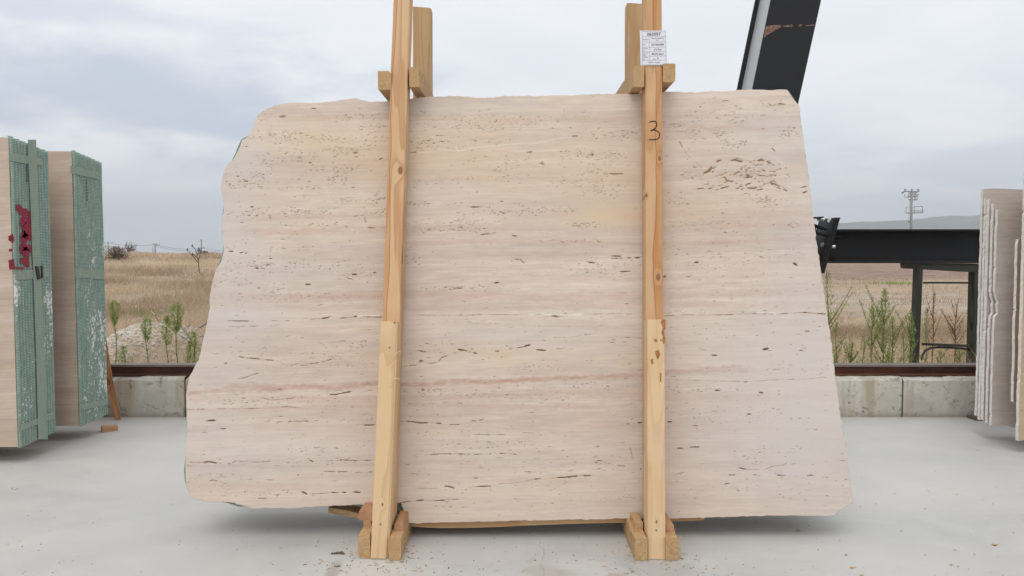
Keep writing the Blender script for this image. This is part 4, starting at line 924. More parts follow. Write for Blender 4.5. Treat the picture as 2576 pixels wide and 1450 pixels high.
# bring its foot to the floor between the skids
pal, a, b = post("facing_batten", 954, 1406, 979.5, 809, YP, .0635, .082, W_PALE, fL, 0, seg=20, chs=(.002, .007, .003, .002))
pr, a, b = post("post", 1649.3, 1322, 1643.5, 0, YO, .0665, .080, W_R, fR, .35, seg=30, chs=(.003, .002, .002, .004))
par, a, b = post("facing_batten", 1651.8, 1407, 1650.5, 804, YP, .0640, .082, W_PALE2, fR, 0, seg=20, chs=(.003, .002, .002, .004))
# crosspieces at the top: run straight back from the posts to the rear posts
def cross_piece(u0, u1, v0, v1, y, length, m, parent, chs, name="crosspiece"):
    a = Py(u0, v1, y); b = Py(u1, v1, y); c = Py(u0, v0, y)
    w_, h_ = b.x - a.x, c.z - a.z
    M = Matrix.Translation(Vector(((a.x + b.x) / 2, y, a.z))) @ Matrix.Rotation(R(-90), 4, 'X')   # local z -> +y
    V, Fc = stick_geo(w_, h_, length, seg=6, chs=chs)
    V = [(x, -yy, z) for x, yy, z in V]; Fc = [tuple(reversed(f)) for f in Fc]
    return mesh(name, V, Fc, m, parent, M)
yc = plane_pt(1011, 200, YO).y
BY = yc + .56
cross_piece(951, 984, 179, 226, yc - .01, .60, W_CUT, fL, (.002, .004, .010, .002))
cross_piece(1029.5, 1055, 169, 219, yc - .018, .60, W_CUT, fL, (.002,) * 4)
cross_piece(1593, 1620.5, 166, 219, yc - .02, .60, W_CUT, fR, (.002,) * 4)
cross_piece(1667.5, 1699, 160, 207, yc - .0, .60, W_CUT, fR, (.002, .006, .003, .002))
# rear posts
def rear(u0, u1, vt, parent, m, chs):
    yr = BY - .105
    a = Py(u0, vt, yr); b = Py(u1, vt, yr); top = (a + b) / 2; w_ = (b - a).length
    foot = Vector((top.x, yr - (top.z - .07) * .02, .07))
    stick("rear_post", foot, top, w_, .075, m, parent, seg=16, chs=chs, slant=-.003)
rear(1038, 1084, 18.5, fL, W_BRN, (.003, .010, .004, .003))
rear(1578, 1622, 9, fR, W_BRN, (.008, .003, .003, .003))
# skids and laths
def skid(u0, u1, vt, vb_, parent, length=.95, chs=(.004,) * 4, m=W_CUT, yaw=0.0, name="skid"):
    a = Pz(u0, vb_, 0.001); b = Pz(u1, vb_, .001); y = (a.y + b.y) / 2
    c = Py((u0 + u1) / 2, vt, y); w_, h_ = b.x - a.x, c.z
    M = Matrix.Translation(Vector(((a.x + b.x) / 2, y, .001))) @ Matrix.Rotation(R(yaw), 4, 'Z') @ Matrix.Rotation(R(-90), 4, 'X')
    V, Fc = stick_geo(w_, h_, length, seg=8, chs=chs)
    V = [(x, -yy, z) for x, yy, z in V]; Fc = [tuple(reversed(f)) for f in Fc]
    return mesh(name, V, Fc, m, parent, M), c.z
_, zs1 = skid(901, 931.5, 1348, 1405, fL, chs=(.012, .004, .004, .004))
_, zs2 = skid(977.5, 1009, 1355, 1410.5, fL)
_, zs3 = skid(1597, 1628.5, 1355, 1410.5, fR)
_, zs4 = skid(1675, 1707, 1355, 1410.5, fR)
def lath(u0, u1, vt, vb_, zb_, m, parent, length=.60, top=None):
    a = Pz(u0, vb_, zb_ + .001); b = Pz(u1, vb_, zb_ + .001); y = (a.y + b.y) / 2; c = Py((u0 + u1) / 2, vt, y)
    h_ = c.z - zb_ - .001; w_ = b.x - a.x
    M = Matrix.Translation(Vector(((a.x + b.x) / 2, y, zb_ + .001))) @ Matrix.Rotation(R(-90), 4, 'X')
    V, Fc = stick_geo(w_, h_, length, seg=5, ch=.0015, jit=.0012)
    V = [(x, -yy, z) for x, yy, z in V]; Fc = [tuple(reversed(f)) for f in Fc]
    mesh("spacer", V, Fc, m, parent, M); return c.z
zl1 = lath(914, 934, 1311, 1327, zs1, W_RED, fL)
zl2 = lath(993, 1015, 1318, 1336, zs2, W_RED, fL)
zl3 = lath(1597, 1617, 1316, 1331.5, zs3, W_BRN, fR)
zl4 = lath(1675, 1695.5, 1322, 1339, zs4, W_RED, fR)
# chunky wedge on the left spacer, under the slab
y_ = Pz(915, 1311, zl1).y + .004
a = Py(904, 1311, y_); b = Py(938, 1270, y_ + .10)
mb = MB()
c = [Py(903, 1309, y_), Py(941, 1312, y_), Py(941, 1289, y_), Py(902.5, 1288, y_)]
mb.hexa(c + [q_ + Vector((.004, .14, 0)) for q_ in c])
mb.build("wedge", W_RED, fL, Matrix.Translation(c[0]))

# long bowed lath under the slab's front edge and the board at the left
def bowed(name, pts, h_, d_, m, label, cat):
    V, Fc = [], []
    for i, p in enumerate(pts):
        hh = h_ if not isinstance(h_, (list, tuple)) else h_[i]
        for dy, dz in ((0, 0), (0, hh), (d_, hh), (d_, 0)): V.append(p + Vector((0, dy, dz)))
    n = len(pts)
    for i in range(n - 1):
        for k in range(4):
            a_, b_ = i * 4 + k, i * 4 + (k + 1) % 4; Fc.append((a_, a_ + 4, b_ + 4, b_))
    Fc.append((3, 2, 1, 0)[::-1]); Fc.append(tuple((n - 1) * 4 + k for k in (3, 2, 1, 0)))
    M = Matrix.Translation(pts[0]) @ Matrix.Rotation(R(90), 4, 'Y')
    Mi = M.inverted()
    o = mesh(name, [tuple(Mi @ v) for v in V], Fc, m, None, M)
    return tag(o, label, cat)
yl = on_slab(1400, 1310).y + .006
prof = [(1020, 1323), (1060, 1327), (1110, 1329), (1180, 1328.5), (1260, 1326), (1340, 1322), (1420, 1319), (1500, 1316.5), (1580, 1315), (1660, 1313.5), (1720, 1311.5), (1772, 1309)]
bowed("bowed_lath", [Py(u, v, yl + .015) for u, v in prof], .022, .06, W_BRN, "long thin bowed lath lying under the lower edge of the big slab", "lath")
pL = [Py(826, 1291, yl + .12), Py(850, 1295, yl + .10), Py(880, 1300, yl + .07), Py(905, 1306, yl + .05)]
bowed("split_board", pL, .022, .07, W_BRN, "short split board jutting out under the big slab, left of the left post", "board")

# the bundle ticket, stapled to the right post
tk = empty("bundle_ticket", plane_pt(1643, 165, YO - .004), "white printed ticket headed 262057, stapled to the right post", "ticket")
A, B, Cc, D = [plane_pt(u, v, YO - .003) for u, v in ((1611.3, 165.3), (1678, 164.5), (1675.3, 77.3), (1609, 78.0))]
Mt = frame(A, D, (B - A).normalized())
Mt_i = Mt.inverted()
tw, th_ = (B - A).length, (D - A).length
V, Fc = [], []
for j in range(9):
    for i in range(9):
        x, z = i / 8, j / 8
        p = A + (B - A) * x * (1 - z) + (D - A) * z * (1 - x) + (Cc - A) * x * z
        p = Mt_i @ p; V.append((p.x, -.0004 - .0035 * (abs(2 * x - 1) ** 3) * (.6 + .4 * z), p.z))
for j in range(8):
    for i in range(8): a_ = j * 9 + i; Fc.append((a_, a_ + 1, a_ + 10, a_ + 9))
mesh("paper", V, Fc, PAPER, tk, Mt, True)
def tpos(cx, cy):   # ticket crop pixel -> ticket local x, z
    u, v = (2380 + cx / 9.064) / 1.4907, (100 + cy / 9.064) / 1.4907
    p = Mt_i @ plane_pt(u, v, YO - .003); return p.x, p.z
def curl(x): return -.0012 - .0035 * (abs(2 * x / tw - 1) ** 3)
FONT = bpy.data.fonts[0] if len(bpy.data.fonts) else None
def text(body, cx, cy, hpx, m, parent, M, wpx=None, align='CENTER', bold=.0, name="printed_text", yy=None):
    cu = bpy.data.curves.new(name, 'FONT'); cu.body = body; cu.align_x = align; cu.align_y = 'CENTER'
    x, z = tpos(cx, cy); h_ = hpx / 9.064 / 1.4907 * (tw / 66.5)
    cu.size = h_ * 1.38; cu.offset = bold * h_; cu.extrude = .00002; cu.resolution_u = 2
    tmp = bpy.data.objects.new("t", cu); COL.objects.link(tmp)
    dg = bpy.context.evaluated_depsgraph_get(); me = bpy.data.meshes.new_from_object(tmp.evaluated_get(dg))
    bpy.data.objects.remove(tmp)
    me.materials.clear(); me.materials.append(m)
    co = np.zeros(len(me.vertices) * 3, np.float32); me.vertices.foreach_get('co', co); co = co.reshape(-1, 3)
    if wpx and len(co):
        wd = co[:, 0].max() - co[:, 0].min(); co[:, 0] *= (wpx / 9.064 / 1.4907 * (tw / 66.5)) / max(wd, 1e-6)
    out_ = np.stack([co[:, 0] + x, np.array([curl(q_ + x) for q_ in co[:, 0]]) - .0003, co[:, 1] + z], -1)
    me.vertices.foreach_set('co', out_.astype(np.float32).ravel()); me.update()
    o = bpy.data.objects.new(name, me); COL.objects.link(o); return place(o, M, parent)
for body, cx, cy, hp, wp, al, bd_ in [("262057", 645, 268, 105, 480, 'CENTER', .012), ("PRODUCT", 262, 452, 40, 205, 'LEFT', .0), ("VEINCUT TRAVERTINE", 770, 408, 36, 435, 'CENTER', .006), ("RAW", 770, 472, 34, 95, 'CENTER', .006),
        ("SIZE", 262, 632, 36, 85, 'LEFT', .0), ("2x160x220", 775, 622, 66, 430, 'CENTER', .01), ("BUNDLE", 266, 762, 34, 175, 'LEFT', 0), ("PCS", 270, 828, 34, 75, 'LEFT', 0), ("13 Pcs", 778, 790, 66, 235, 'CENTER', .01),
        ("BUNDLE", 270, 910, 34, 175, 'LEFT', 0), ("SQM", 272, 978, 34, 105, 'LEFT', 0), ("45,76 Sqm", 778, 940, 66, 405, 'CENTER', .01), ("BUNDLE", 272, 1058, 34, 175, 'LEFT', 0), ("NO", 274, 1124, 34, 65, 'LEFT', 0), ("3", 785, 1086, 62, 42, 'CENTER', .01), ("MADE IN TURKEY", 665, 1228, 46, 415, 'CENTER', .0)]:
    text(body, cx, cy, hp, INK if bd_ else INKL, tk, Mt, wp, al, bd_)
# ruled lines
mb = MB()
def rule(ax, ay, bx, by, wpx=7):
    (x0_, z0_), (x1_, z1_) = tpos(ax, ay), tpos(bx, by); hw = wpx / 2 / 9.064 / 1.4907 * (tw / 66.5)
    n = 10; d = Vector((x1_ - x0_, 0, z1_ - z0_)); nn = Vector((-d.z, 0, d.x)).normalized() * hw
    for i in range(n):
        k0, k1 = i / n, (i + 1) / n
        P0 = Vector((x0_ + d.x * k0, 0, z0_ + d.z * k0)); P1 = Vector((x0_ + d.x * k1, 0, z0_ + d.z * k1))
        P0.y = curl(P0.x) - .0003; P1.y = curl(P1.x) - .0003
        mb.add([P0 - nn, P1 - nn, P1 + nn, P0 + nn], [(0, 1, 2, 3)])
for yy_ in ((175, 170), (352, 350), (537, 527), (712, 707), (862, 858), (1012, 1008), (1158, 1148), (1310, 1295)): rule(250, yy_[0], 1055, yy_[1])
rule(250, 175, 262, 1310); rule(1045, 170, 1065, 1295); rule(492, 352, 510, 1155)
mesh("ruled_line", mb.V, mb.F, INKL, tk, Mt)
mb = MB(); mb2 = [tpos(620, 1108), tpos(650, 1100), tpos(680, 1112), tpos(715, 1108)]
mb.tube([Vector((x, curl(x) - .0004, z)) for x, z in mb2], .0006, 4); mesh("ink_scribble", mb.V, mb.F, INK, tk, Mt)
# staples
mb = MB()
for cx_ in (420, 900):
    mb = MB(); x, z = tpos(cx_, 150); mb.box((x - .004, curl(x) - .0012, z - .0006), (x + .004, curl(x) - .0002, z + .0006)); mesh("staple", mb.V, mb.F, GALV, tk, Mt)


# handwritten 3 on the right post
def on_post(pts, Mp, Mi, y_at0, yoff):
    out_ = []
    for u, v in pts:
        p = Mi @ plane_pt(u, v, y_at0); out_.append(Vector((p.x, yoff, p.z)))
    return out_
def brush(pts3, w_, nrm=Vector((0, -1, 0)), n=3):
    """flat brush stroke along 3D points: ribbon with rounded joints"""
    # catmull-rom
    P = [pts3[0]] + list(pts3) + [pts3[-1]]; S_ = []
    for i in range(1, len(P) - 2):
        for k in range(6):
            t_ = k / 6; a, b, c, d = P[i - 1], P[i], P[i + 1], P[i + 2]
            S_.append(0.5 * ((2 * b) + (c - a) * t_ + (2 * a - 5 * b + 4 * c - d) * t_ * t_ + (3 * b - a - 3 * c + d) * t_ ** 3))
    S_.append(P[-1]); V, Fc = [], []
    for i, p in enumerate(S_):
        d = (S_[min(i + 1, len(S_) - 1)] - S_[max(i - 1, 0)]); d = d.normalized() if d.length > 1e-9 else Vector((1, 0, 0))
        s_ = d.cross(nrm).normalized() * w_ / 2 * random.uniform(.85, 1.12)
        V += [p - s_, p + s_]
    for i in range(len(S_) - 1): Fc.append((2 * i, 2 * i + 1, 2 * i + 3, 2 * i + 2))
    return V, Fc
three = crop(2250, 0, 2.417, [(445, 1112), (470, 1103), (500, 1104), (514, 1125), (505, 1160), (478, 1180), (456, 1184), (500, 1182), (530, 1200), (540, 1230), (525, 1258), (495, 1268), (465, 1268), (443, 1268)])
Mp = WM[pr.name]; Mi = Mp.inverted()
P3 = on_post(three, Mp, Mi, YO, -.0012)
V, Fc = brush(P3, .0042); mesh("marker_number", V, Fc, MARKER, pr, Mp)
# faint printed stamp on the left post
mb = MB(); Mp2 = WM[pl.name]; Mi2 = Mp2.inverted()
def post_patch(name, polys, y_at0, off, m, par_obj):
    M = WM[par_obj.name]; Mi_ = M.inverted()
    for pg in polys:
        q_ = [Mi_ @ plane_pt(u, v, y_at0) for u, v in pg]; V = [(p.x, off, p.z) for p in q_] + [(p.x, off + .002, p.z) for p in q_]; n = len(pg)
        mesh(name, V, [tuple(range(n)), tuple(range(2 * n - 1, n - 1, -1))] + [(i, (i + 1) % n, n + (i + 1) % n, n + i) for i in range(n)], m, par_obj, M)
CRP = lambda p: crop(2350, 400, 1.611, p)
BRK = flat("flaked_bark_brown", (.36, .155, .06), .85, var=.35, scale=60)
post_patch("bark_patch", [CRP([(212, 1288), (235, 1287), (234, 1342), (226, 1352), (232, 1398), (234, 1432), (222, 1436), (214, 1412), (219, 1392), (210, 1362), (219, 1338), (212, 1318), (206, 1300)]), CRP([(162, 1408), (176, 1402), (186, 1412), (180, 1424), (168, 1420)]), CRP([(203, 1404), (212, 1410), (210, 1420), (204, 1416)]), [(1648, 885), (1657, 880), (1661, 893), (1655, 905), (1650, 897)], [(1637, 905), (1643, 901), (1644, 915), (1638, 917)], [(1660, 940), (1664, 938), (1663, 962), (1660, 960)]], YP, -.0010, BRK, par)
for k in range(9):
    v_ = 618 + k * 5.2; Mq_ = WM[pl.name]; Miq = Mq_.inverted()
    V, Fc = brush([Vector(((Miq @ plane_pt(u, v, YO)).x, -.0010, (Miq @ plane_pt(u, v, YO)).z)) for u, v in ((1009, v_), (1012.5, v_ + 1.5), (1010, v_ + 3), (1013, v_ + 4))], .0016); mesh("ink_mark", V, Fc, MARKER, pl, Mq_)
SPL = flat('raw_splinter', (.78, .64, .42), .8)
# loose splinters on the left batten and right skid
mb = MB()
for pts_ in ([(986, 905), (992, 893), (1003, 884), (1013, 882)], [(984, 925), (990, 912), (1002, 903)], [(983, 962), (992, 950), (1006, 951), (1012, 955)], [(980, 975), (986, 962), (994, 955)]):
    q_ = [plane_pt(u, v, YP - .002) + Vector((0, -.01 * i, 0)) for i, (u, v) in enumerate(pts_)]
    mb = MB(); mb.tube(q_, .0011, 4, .0003); mb.build("splinter", SPL, fL)
mb = MB()
y_ = Pz(1700, 1405, 0).y
for u, v, du, dv in ((1706, 1356, 8, -3), (1707, 1360, 9, 2), (1706, 1372, 10, 3), (1707, 1384, 7, 3), (1706, 1396, 9, -2), (1695, 1343, 6, -14), (1706, 1398, 7, 4), (1706, 1357, 7, -8)):
    mb = MB(); mb.tube([Py(u, v, y_ + .02), Py(u + du * .5, v + dv * .8, y_ + .01), Py(u + du, v + dv, y_)], .0012, 4, .0004); mb.build("splinter", SPL, fR)
# nail heads
for fr_, (u, v), yy_ in ((fL, (980, 905 - 30), YP), (fL, (957, 1319), YP), (fR, (1651, 1334), YP), (fL, (993, 812), YP), (fR, (1612, 1180), YP)):
    p = plane_pt(u, v, yy_ - .0008); mb = MB(); mb.tube([p, p + Vector((0, -.0012, 0))], .0032, 8)
    mb.build("nail_head", POLEMET, fr_)

# ------------------------------------------------------------------ wrapped bundles at the left
def wrapped(xf, y0, y1, u_top, v_top, v_bot, label, front_m, net_m, width, n_sl, tilt_top):
    zt = Py(u_top, v_top, y0).z; zb_ = Pz(0, v_bot, 0).z
    zb_ = Py(u_top, v_bot, y0).z
    root = empty("wrapped_slab_bundle", (xf - width / 2, y0, 0), label, "slab bundle", "net wrapped slab bundles")
    th = (y1 - y0) / n_sl
    for k in range(n_sl):
        ya = y0 + k * th; top = zt - .004 * abs(math.sin(k * 1.7)) - tilt_top * k / n_sl
        bot = zb_ + (.012 * k / n_sl)
        xs = np.linspace(xf - width, xf, 40)
        V = []
        for yy_ in (ya + .0006, ya + th - .0006):
            for kz in (0, 1):
                for x in xs:
                    e_ = .006 * (float(vnoise(np.array(x * 4.0), np.array(k * 2.0), 7)) - .5)
                    V.append((x - xf, yy_ - y0, (top + e_ * (1 if x < xf - .02 else 0)) if kz else bot))
        n = 40; Fc = []
        for i in range(n - 1):
            Fc += [(i, i + 1, n + i + 1, n + i), (2 * n + i + 1, 2 * n + i, 3 * n + i, 3 * n + i + 1), (n + i, n + i + 1, 3 * n + i + 1, 3 * n + i), (i + 1, i, 2 * n + i, 2 * n + i + 1)]
        Fc += [(0, n, 3 * n, 2 * n), (n - 1, 3 * n - 1, 4 * n - 1, 2 * n - 1)]
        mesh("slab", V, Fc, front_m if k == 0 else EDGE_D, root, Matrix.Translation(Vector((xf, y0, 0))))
    # net over the ends of the slabs: a ribbed sheet with turned lips on top and bottom
    ny, nz = n_sl * 5 + 1, 60
    V, Fc = [], []
    for j in range(nz + 1):
        for i in range(ny):
            yy_ = y0 - .001 + (y1 - y0 + .002) * i / (ny - 1); k = i / (ny - 1) * n_sl
            kz = j / nz
            topk = zt + .006 - .004 * abs(math.sin(int(min(k, n_sl - 1)) * 1.7)) - tilt_top * min(k, n_sl - 1) / n_sl + random.uniform(-.0015, .0015) * (j == nz)
            botk = zb_ + .012 * k / n_sl - .004
            z = botk + (topk - botk) * kz
            rib = .012 * abs(math.sin(math.pi * k)) ** .6
            x = .003 + rib + .003 * float(vnoise(np.array(k * .6), np.array(kz * 7), 5))
            V.append((x, yy_ - y0, z))
    for j in range(nz):
        for i in range(ny - 1): a_ = j * ny + i; Fc.append((a_, a_ + 1, a_ + ny + 1, a_ + ny))
    b_ = len(V)   # top lip
    for r_ in range(1, 2):
        for i in range(ny):
            x, yy_, z = V[nz * ny + i]; V.append((x - .02, yy_, z + random.uniform(-.001, .003)))
    for r_ in range(1):
        for i in range(ny - 1):
            a_ = (nz * ny if r_ == 0 else b_ + (r_ - 1) * ny) + i; c_ = b_ + r_ * ny + i; Fc.append((a_, a_ + 1, c_ + 1, c_))
    net = mesh("wrap_net", V, Fc, net_m, root, Matrix.Translation(Vector((xf, y0, 0))), True)
    return root, zt, zb_, net
def side_strip(name, root, xf, y0, y1, pa, pb, hpx, m, dx=.0195):
    """strip of tape across the net: pa, pb photo points (upper edge) on the side plane"""
    A_, B_ = Px(*pa, xf + dx), Px(*pb, xf + dx); A2, B2 = Px(pa[0], pa[1] + hpx[0], xf + dx), Px(pb[0], pb[1] + hpx[1], xf + dx)
    n = 24; V, Fc = [], []
    for i in range(n + 1):
        k = i / n
        for P_, Q_ in ((A_, B_), (A2, B2)):
            p = P_.lerp(Q_, k); V.append((p.x + .0015 * math.sin(i * 2.1), p.y, p.z + random.uniform(-.001, .001)))
    for i in range(n): Fc.append((2 * i, 2 * i + 1, 2 * i + 3, 2 * i + 2))
    o = mesh(name, V, Fc, m, root, Matrix.Translation(Vector((0, 0, 0))))
    return o
X1, Y1a, Y1b = -2.573, 3.89, 4.20
r1, z1t, z1b, net1 = wrapped(X1, Y1a, Y1b, 20, 346, 1125, "nearer travertine bundle wrapped in green net with red spray marks, at the left edge", TRAV_B, NET, 2.3, 13, .035)
X2, Y2a, Y2b = -2.530, 4.37, 4.665
r2, z2t, z2b, net2 = wrapped(X2, Y2a, Y2b, 175, 381, 1072, "farther travertine bundle wrapped in green net without red paint, behind the sprayed one", TRAV_B, NET_B, 2.3, 13, .035)
side_strip("tape", r1, X1, Y1a, Y1b, (22, 384), (108, 399), (21, 19), TAPE)
side_strip("tape", r1, X1, Y1a, Y1b, (38, 682), (122, 676), (24, 22), TAPE)
side_strip("tape", r1, X1, Y1a, Y1b, (43.5, 1072), (137, 1035), (15, 17), TAPE)
side_strip("tape", r2, X2, Y2a, Y2b, (176, 417), (249, 434), (18, 18), TAPE)
side_strip("tape", r2, X2, Y2a, Y2b, (189, 675), (262, 681), (24, 22), TAPE)
side_strip("tape", r2, X2, Y2a, Y2b, (200, 1018), (271, 1002), (16, 17), TAPE)
def vert_strip(root, xf, prof, m, dx):
    V, Fc = [], []
    for (ua, ub, v) in prof:
        for u in (ua, ub): p = Px(u, v, xf + dx); V.append(tuple(p))
    for i in range(len(prof) - 1): Fc.append((2 * i, 2 * i + 1, 2 * i + 3, 2 * i + 2))
    return mesh("tape", V, Fc, m, root)
vert_strip(r1, X1, [(70, 91, 352), (71, 92, 400), (76, 96, 500), (80, 101, 600), (84, 104, 700), (88, 109, 800), (92, 113, 920), (95, 118, 1030), (96, 121, 1106)], TAPE, .022)
# plastic strap seals
for pts_ in ([(90, 670), (98, 671), (103, 702), (96, 704)], [(104.5, 669), (108, 670), (109.5, 699), (106.5, 700)]):
    q_ = [Px(u, v, X1 + .028) for u, v in pts_]; mb = MB()
    mb.hexa([q_[3], q_[2], q_[1], q_[0]] + [p + Vector((-.006, 0, 0)) for p in (q_[3], q_[2], q_[1], q_[0])]); mb.build("strap_seal", BLACKPL, r1)
# red spray marks and small marker scrawls on the nets
def paint_on(root, xf, dx, pts, wmm, m, name):
    P = [Px(u, v, xf + dx + .0085) for u, v in pts]
    V, Fc = brush(P, wmm, Vector((1, 0, 0))); return mesh(name, V, Fc, m, root)
def CR(p): return crop(0, 480, 2.338, p)
k_ = 0
for p, w_ in (([(160, 672), (165, 705), (195, 735), (240, 742)], .040), ([(262, 730), (266, 790), (266, 880)], .040), ([(240, 790), (205, 815), (210, 865), (250, 870)], .048), ([(258, 880), (255, 940), (252, 985)], .050), ([(215, 905), (235, 930), (205, 960), (240, 985)], .052),
               ([(232, 1035), (200, 1050), (205, 1085), (250, 1070), (240, 1035)], .046), ([(225, 1090), (238, 1130), (240, 1175), (240, 1222)], .030), ([(180, 1155), (215, 1175), (235, 1180)], .030), ([(92, 940), (100, 970), (93, 1000)], .042), ([(93, 1060), (95, 1085)], .03), ([(98, 1155), (102, 1190), (108, 1240)], .046), ([(110, 1235), (160, 1228), (215, 1232)], .010)):
    paint_on(r1, X1, .0095 + .0006 * k_, CR(p), w_, SPRAY, "spray_mark"); k_ += 1
for root, xf, cx_, cy_, n_ in ((r1, X1, 235, 340, 5), (r2, X2, 758, 450, 7)):
    y = cy_
    for i in range(n_):
        a_ = [(cx_ - 6, y + random.uniform(0, 8)), (cx_ + 5, y + random.uniform(2, 10)), (cx_ - 4, y + random.uniform(12, 20)), (cx_ + 6, y + random.uniform(16, 24))]
        paint_on(root, xf, .012, CR(a_), .0035, MARKER, "marker_scrawl"); y += 28
        cx_ += 1
# skids under the wrapped bundles
for (xf, y0, y1, zb_, root) in ((X1, Y1a, Y1b, z1b, r1), (X2, Y2a, Y2b, z2b, r2)):
    for dx in (-.55, -1.75):
        V, Fc = stick_geo(.09, zb_ - .004, y1 - y0 + .25, seg=4); V = [(x, -yy_, z) for x, yy_, z in V]; Fc = [tuple(reversed(f)) for f in Fc]
        mesh("skid", V, Fc, W_CUT, root, Matrix.Translation(Vector((xf + dx, y0 - .1, .001))) @ Matrix.Rotation(R(-90), 4, 'X'))
# plank leaning behind the farther bundle, and the little block
a = Pz(298, 1058, 0); 
pt = [Pz(289, 1056, 0.0), Pz(305, 1057, 0.0), Py(268, 861, a.y - .04), Py(262, 900, a.y - .04)]
mb = MB(); q_ = [Pz(291, 1057, .001), Pz(303, 1056, .001), Py(282, 950, a.y - .02), Py(268, 858, a.y - .04), Py(262, 858, a.y - .04), Py(262, 950, a.y - .02)]
V = [tuple(p) for p in q_] + [tuple(p + Vector((-.02, .04, 0))) for p in q_]; n = 6
Fc = [tuple(range(n)), tuple(range(2 * n - 1, n - 1, -1))] + [((i + 1) % n, i, n + i, n + (i + 1) % n) for i in range(n)]
Mq = frame(q_[0], q_[3]); Mqi = Mq.inverted()
W_PLK = wood("weathered_orange_plank", (.50, .245, .105), (.30, .115, .045), knots=[(-.02, .26, .016)], ring=8, amp=.55, seed=9.4)
o = mesh("leaning_plank", [tuple(Mqi @ Vector(v)) for v in V], Fc, W_PLK, None, Mq); tag(o, "orange pine plank leaning on the floor behind the farther green bundle", "plank")
q0, q1 = Pz(257.5, 1088.5, .001), Pz(297, 1083.5, .001); M = frame(q0, q1, Vector((0, 1, 0)))
hgt = Py(257.5, 1076, q0.y).z
mb = MB(); ex = (q1 - q0).length; 
dvec = (q1 - q0).normalized(); nvec = Vector((-dvec.y, dvec.x, 0)); c = [q0, q1, q1 + Vector((0, 0, hgt)), q0 + Vector((0, 0, hgt))]
mb.hexa(c + [p + nvec * .05 for p in c])
o = mb.build("wood_block", W_RED, None, M); tag(o, "small brown wooden block lying on the floor near the green bundles", "block")

# ------------------------------------------------------------------ loose slabs at the right
XR = 2.795
def rslab(ub, vt, vb_, y, th, fm, em, label, wob=0.0, seed=0, group="loose slabs leaning at the right edge", notch=None, cat="slab", xref=None):
    top = Py(ub, vt, y); bot = Py(ub, vb_, y)
    x0_ = xb = (top.x if xref is None else Py(*xref, y).x); n = 130
    root_x = max(x0_, xb) + 1.9
    L_ = []
    for i in range(n + 1):
        k = i / n; z = bot.z + (top.z - bot.z) * k; x = xb + (x0_ - xb) * k + wob * (float(vnoise(np.array(z * 22.0), np.array(seed * 3.1), 6)) - .5)
        if notch: x += notch[1] * math.exp(-((z - notch[0]) / .05) ** 2) * (.5 + float(vnoise(np.array(z * 60.0), np.array(1.0), 2)))
        L_.append((x + random.uniform(-.0007, .0007) + (.006 * random.random() if random.random() < .03 else 0), z))
    m_ = 50; T_, B_ = [], []
    for i in range(1, m_ + 1):
        k = i / m_; x = x0_ + (root_x - x0_) * k
        T_.append((x, top.z + .012 * (float(vnoise(np.array(x * 9.0), np.array(seed * 1.0), 3)) - .5) - .03 * k))
        x = xb + (root_x - xb) * k
        B_.append((x, bot.z + .016 * (float(vnoise(np.array(x * 14.0), np.array(seed * 2.0), 9)) - .5) - (.02 * min(1, k * 8) if seed == 5 else 0)))
    P = L_ + T_ + B_[::-1]; P = P[::-1]
    npt = len(P)
    o_ = (x0_, y, 0)
    V, Fc = [], []
    for dy in (0, .003, th - .003, th):
        for (x, z) in P:
            e_ = .0015 * (dy in (0, th)); V.append((x - o_[0] + random.uniform(-.0006, .0006), dy, z))
    for r_ in range(3):
        for i in range(npt): a_, b_ = r_ * npt + i, r_ * npt + (i + 1) % npt; Fc.append((a_, a_ + npt, b_ + npt, b_))
    Fc.append(tuple(range(npt))); Fc.append(tuple(range(4 * npt - 1, 3 * npt - 1, -1)))
    ob = mesh("travertine_slab", V, Fc, em, None, Matrix.Translation(Vector(o_)))
    ob.data.materials.append(fm); ob.data.polygons[len(Fc) - 2].material_index = 1; ob.data.polygons[len(Fc) - 1].material_index = 1
    # orient the big caps
    import bmesh
    bm = bmesh.new(); bm.from_mesh(ob.data); bmesh.ops.recalc_face_normals(bm, faces=bm.faces); bm.to_mesh(ob.data); bm.free()
    tag(ob, label, cat, group); return ob
rslab(2473.5, 476, 1047, 4.50, .021, TRAV_C, EDGE, "rearmost and tallest loose slab of the stack at the right edge", .003, 1)
rslab(2481, 498, 1057, 4.462, .022, TRAV_C, EDGE, "second loose slab from the back in the right hand stack, faint pink specks on its edge", .003, 2)
rslab(2489, 502, 1058, 4.425, .026, TRAV_C, EDGE, "wide edged middle loose slab in the right hand stack", .004, 3)
rslab(2499, 512, 1064, 4.385, .021, TRAV_C, EDGE, "second loose slab from the front in the right hand stack, edge bent round a break", .005, 4, notch=(.79, .020))
rslab(2509.5, 527, 1071, 4.345, .021, TRAV_C, EDGE, "front loose slab of the right hand stack showing its grey brown face, edge broken halfway", .005, 5, notch=(.79, .028))
rslab(2561, 602, 1012, 4.175, .022, TRAV_D, EDGE, "short ochre faced slab standing before the loose stack at the right edge", .008, 6, group=None)
rslab(2572, 300, 1110, 4.09, .024, TRAV_D, EDGE, "nearest slab cut off by the right edge of the picture", .004, 7, group=None, xref=(2572.5, 760))
mb = MB()
for k in range(12):
    v = 1175 + random.uniform(0, 130) * 1; 
for (u, v) in crop(3640, 1180, 2.79, [(130, 30), (150, 85), (155, 160), (175, 165), (165, 300), (170, 330), (125, 330), (140, 110), (160, 175), (172, 290)]):
    p = Py(u + 1, v, 4.4225); s_ = random.uniform(.004, .008); mb.add([p + Vector((-s_, 0, -s_)), p + Vector((s_ * .6, 0, -s_ * .4)), p + Vector((s_ * .4, 0, s_)), p + Vector((-s_ * .7, 0, s_ * .5))], [(0, 1, 2, 3)])
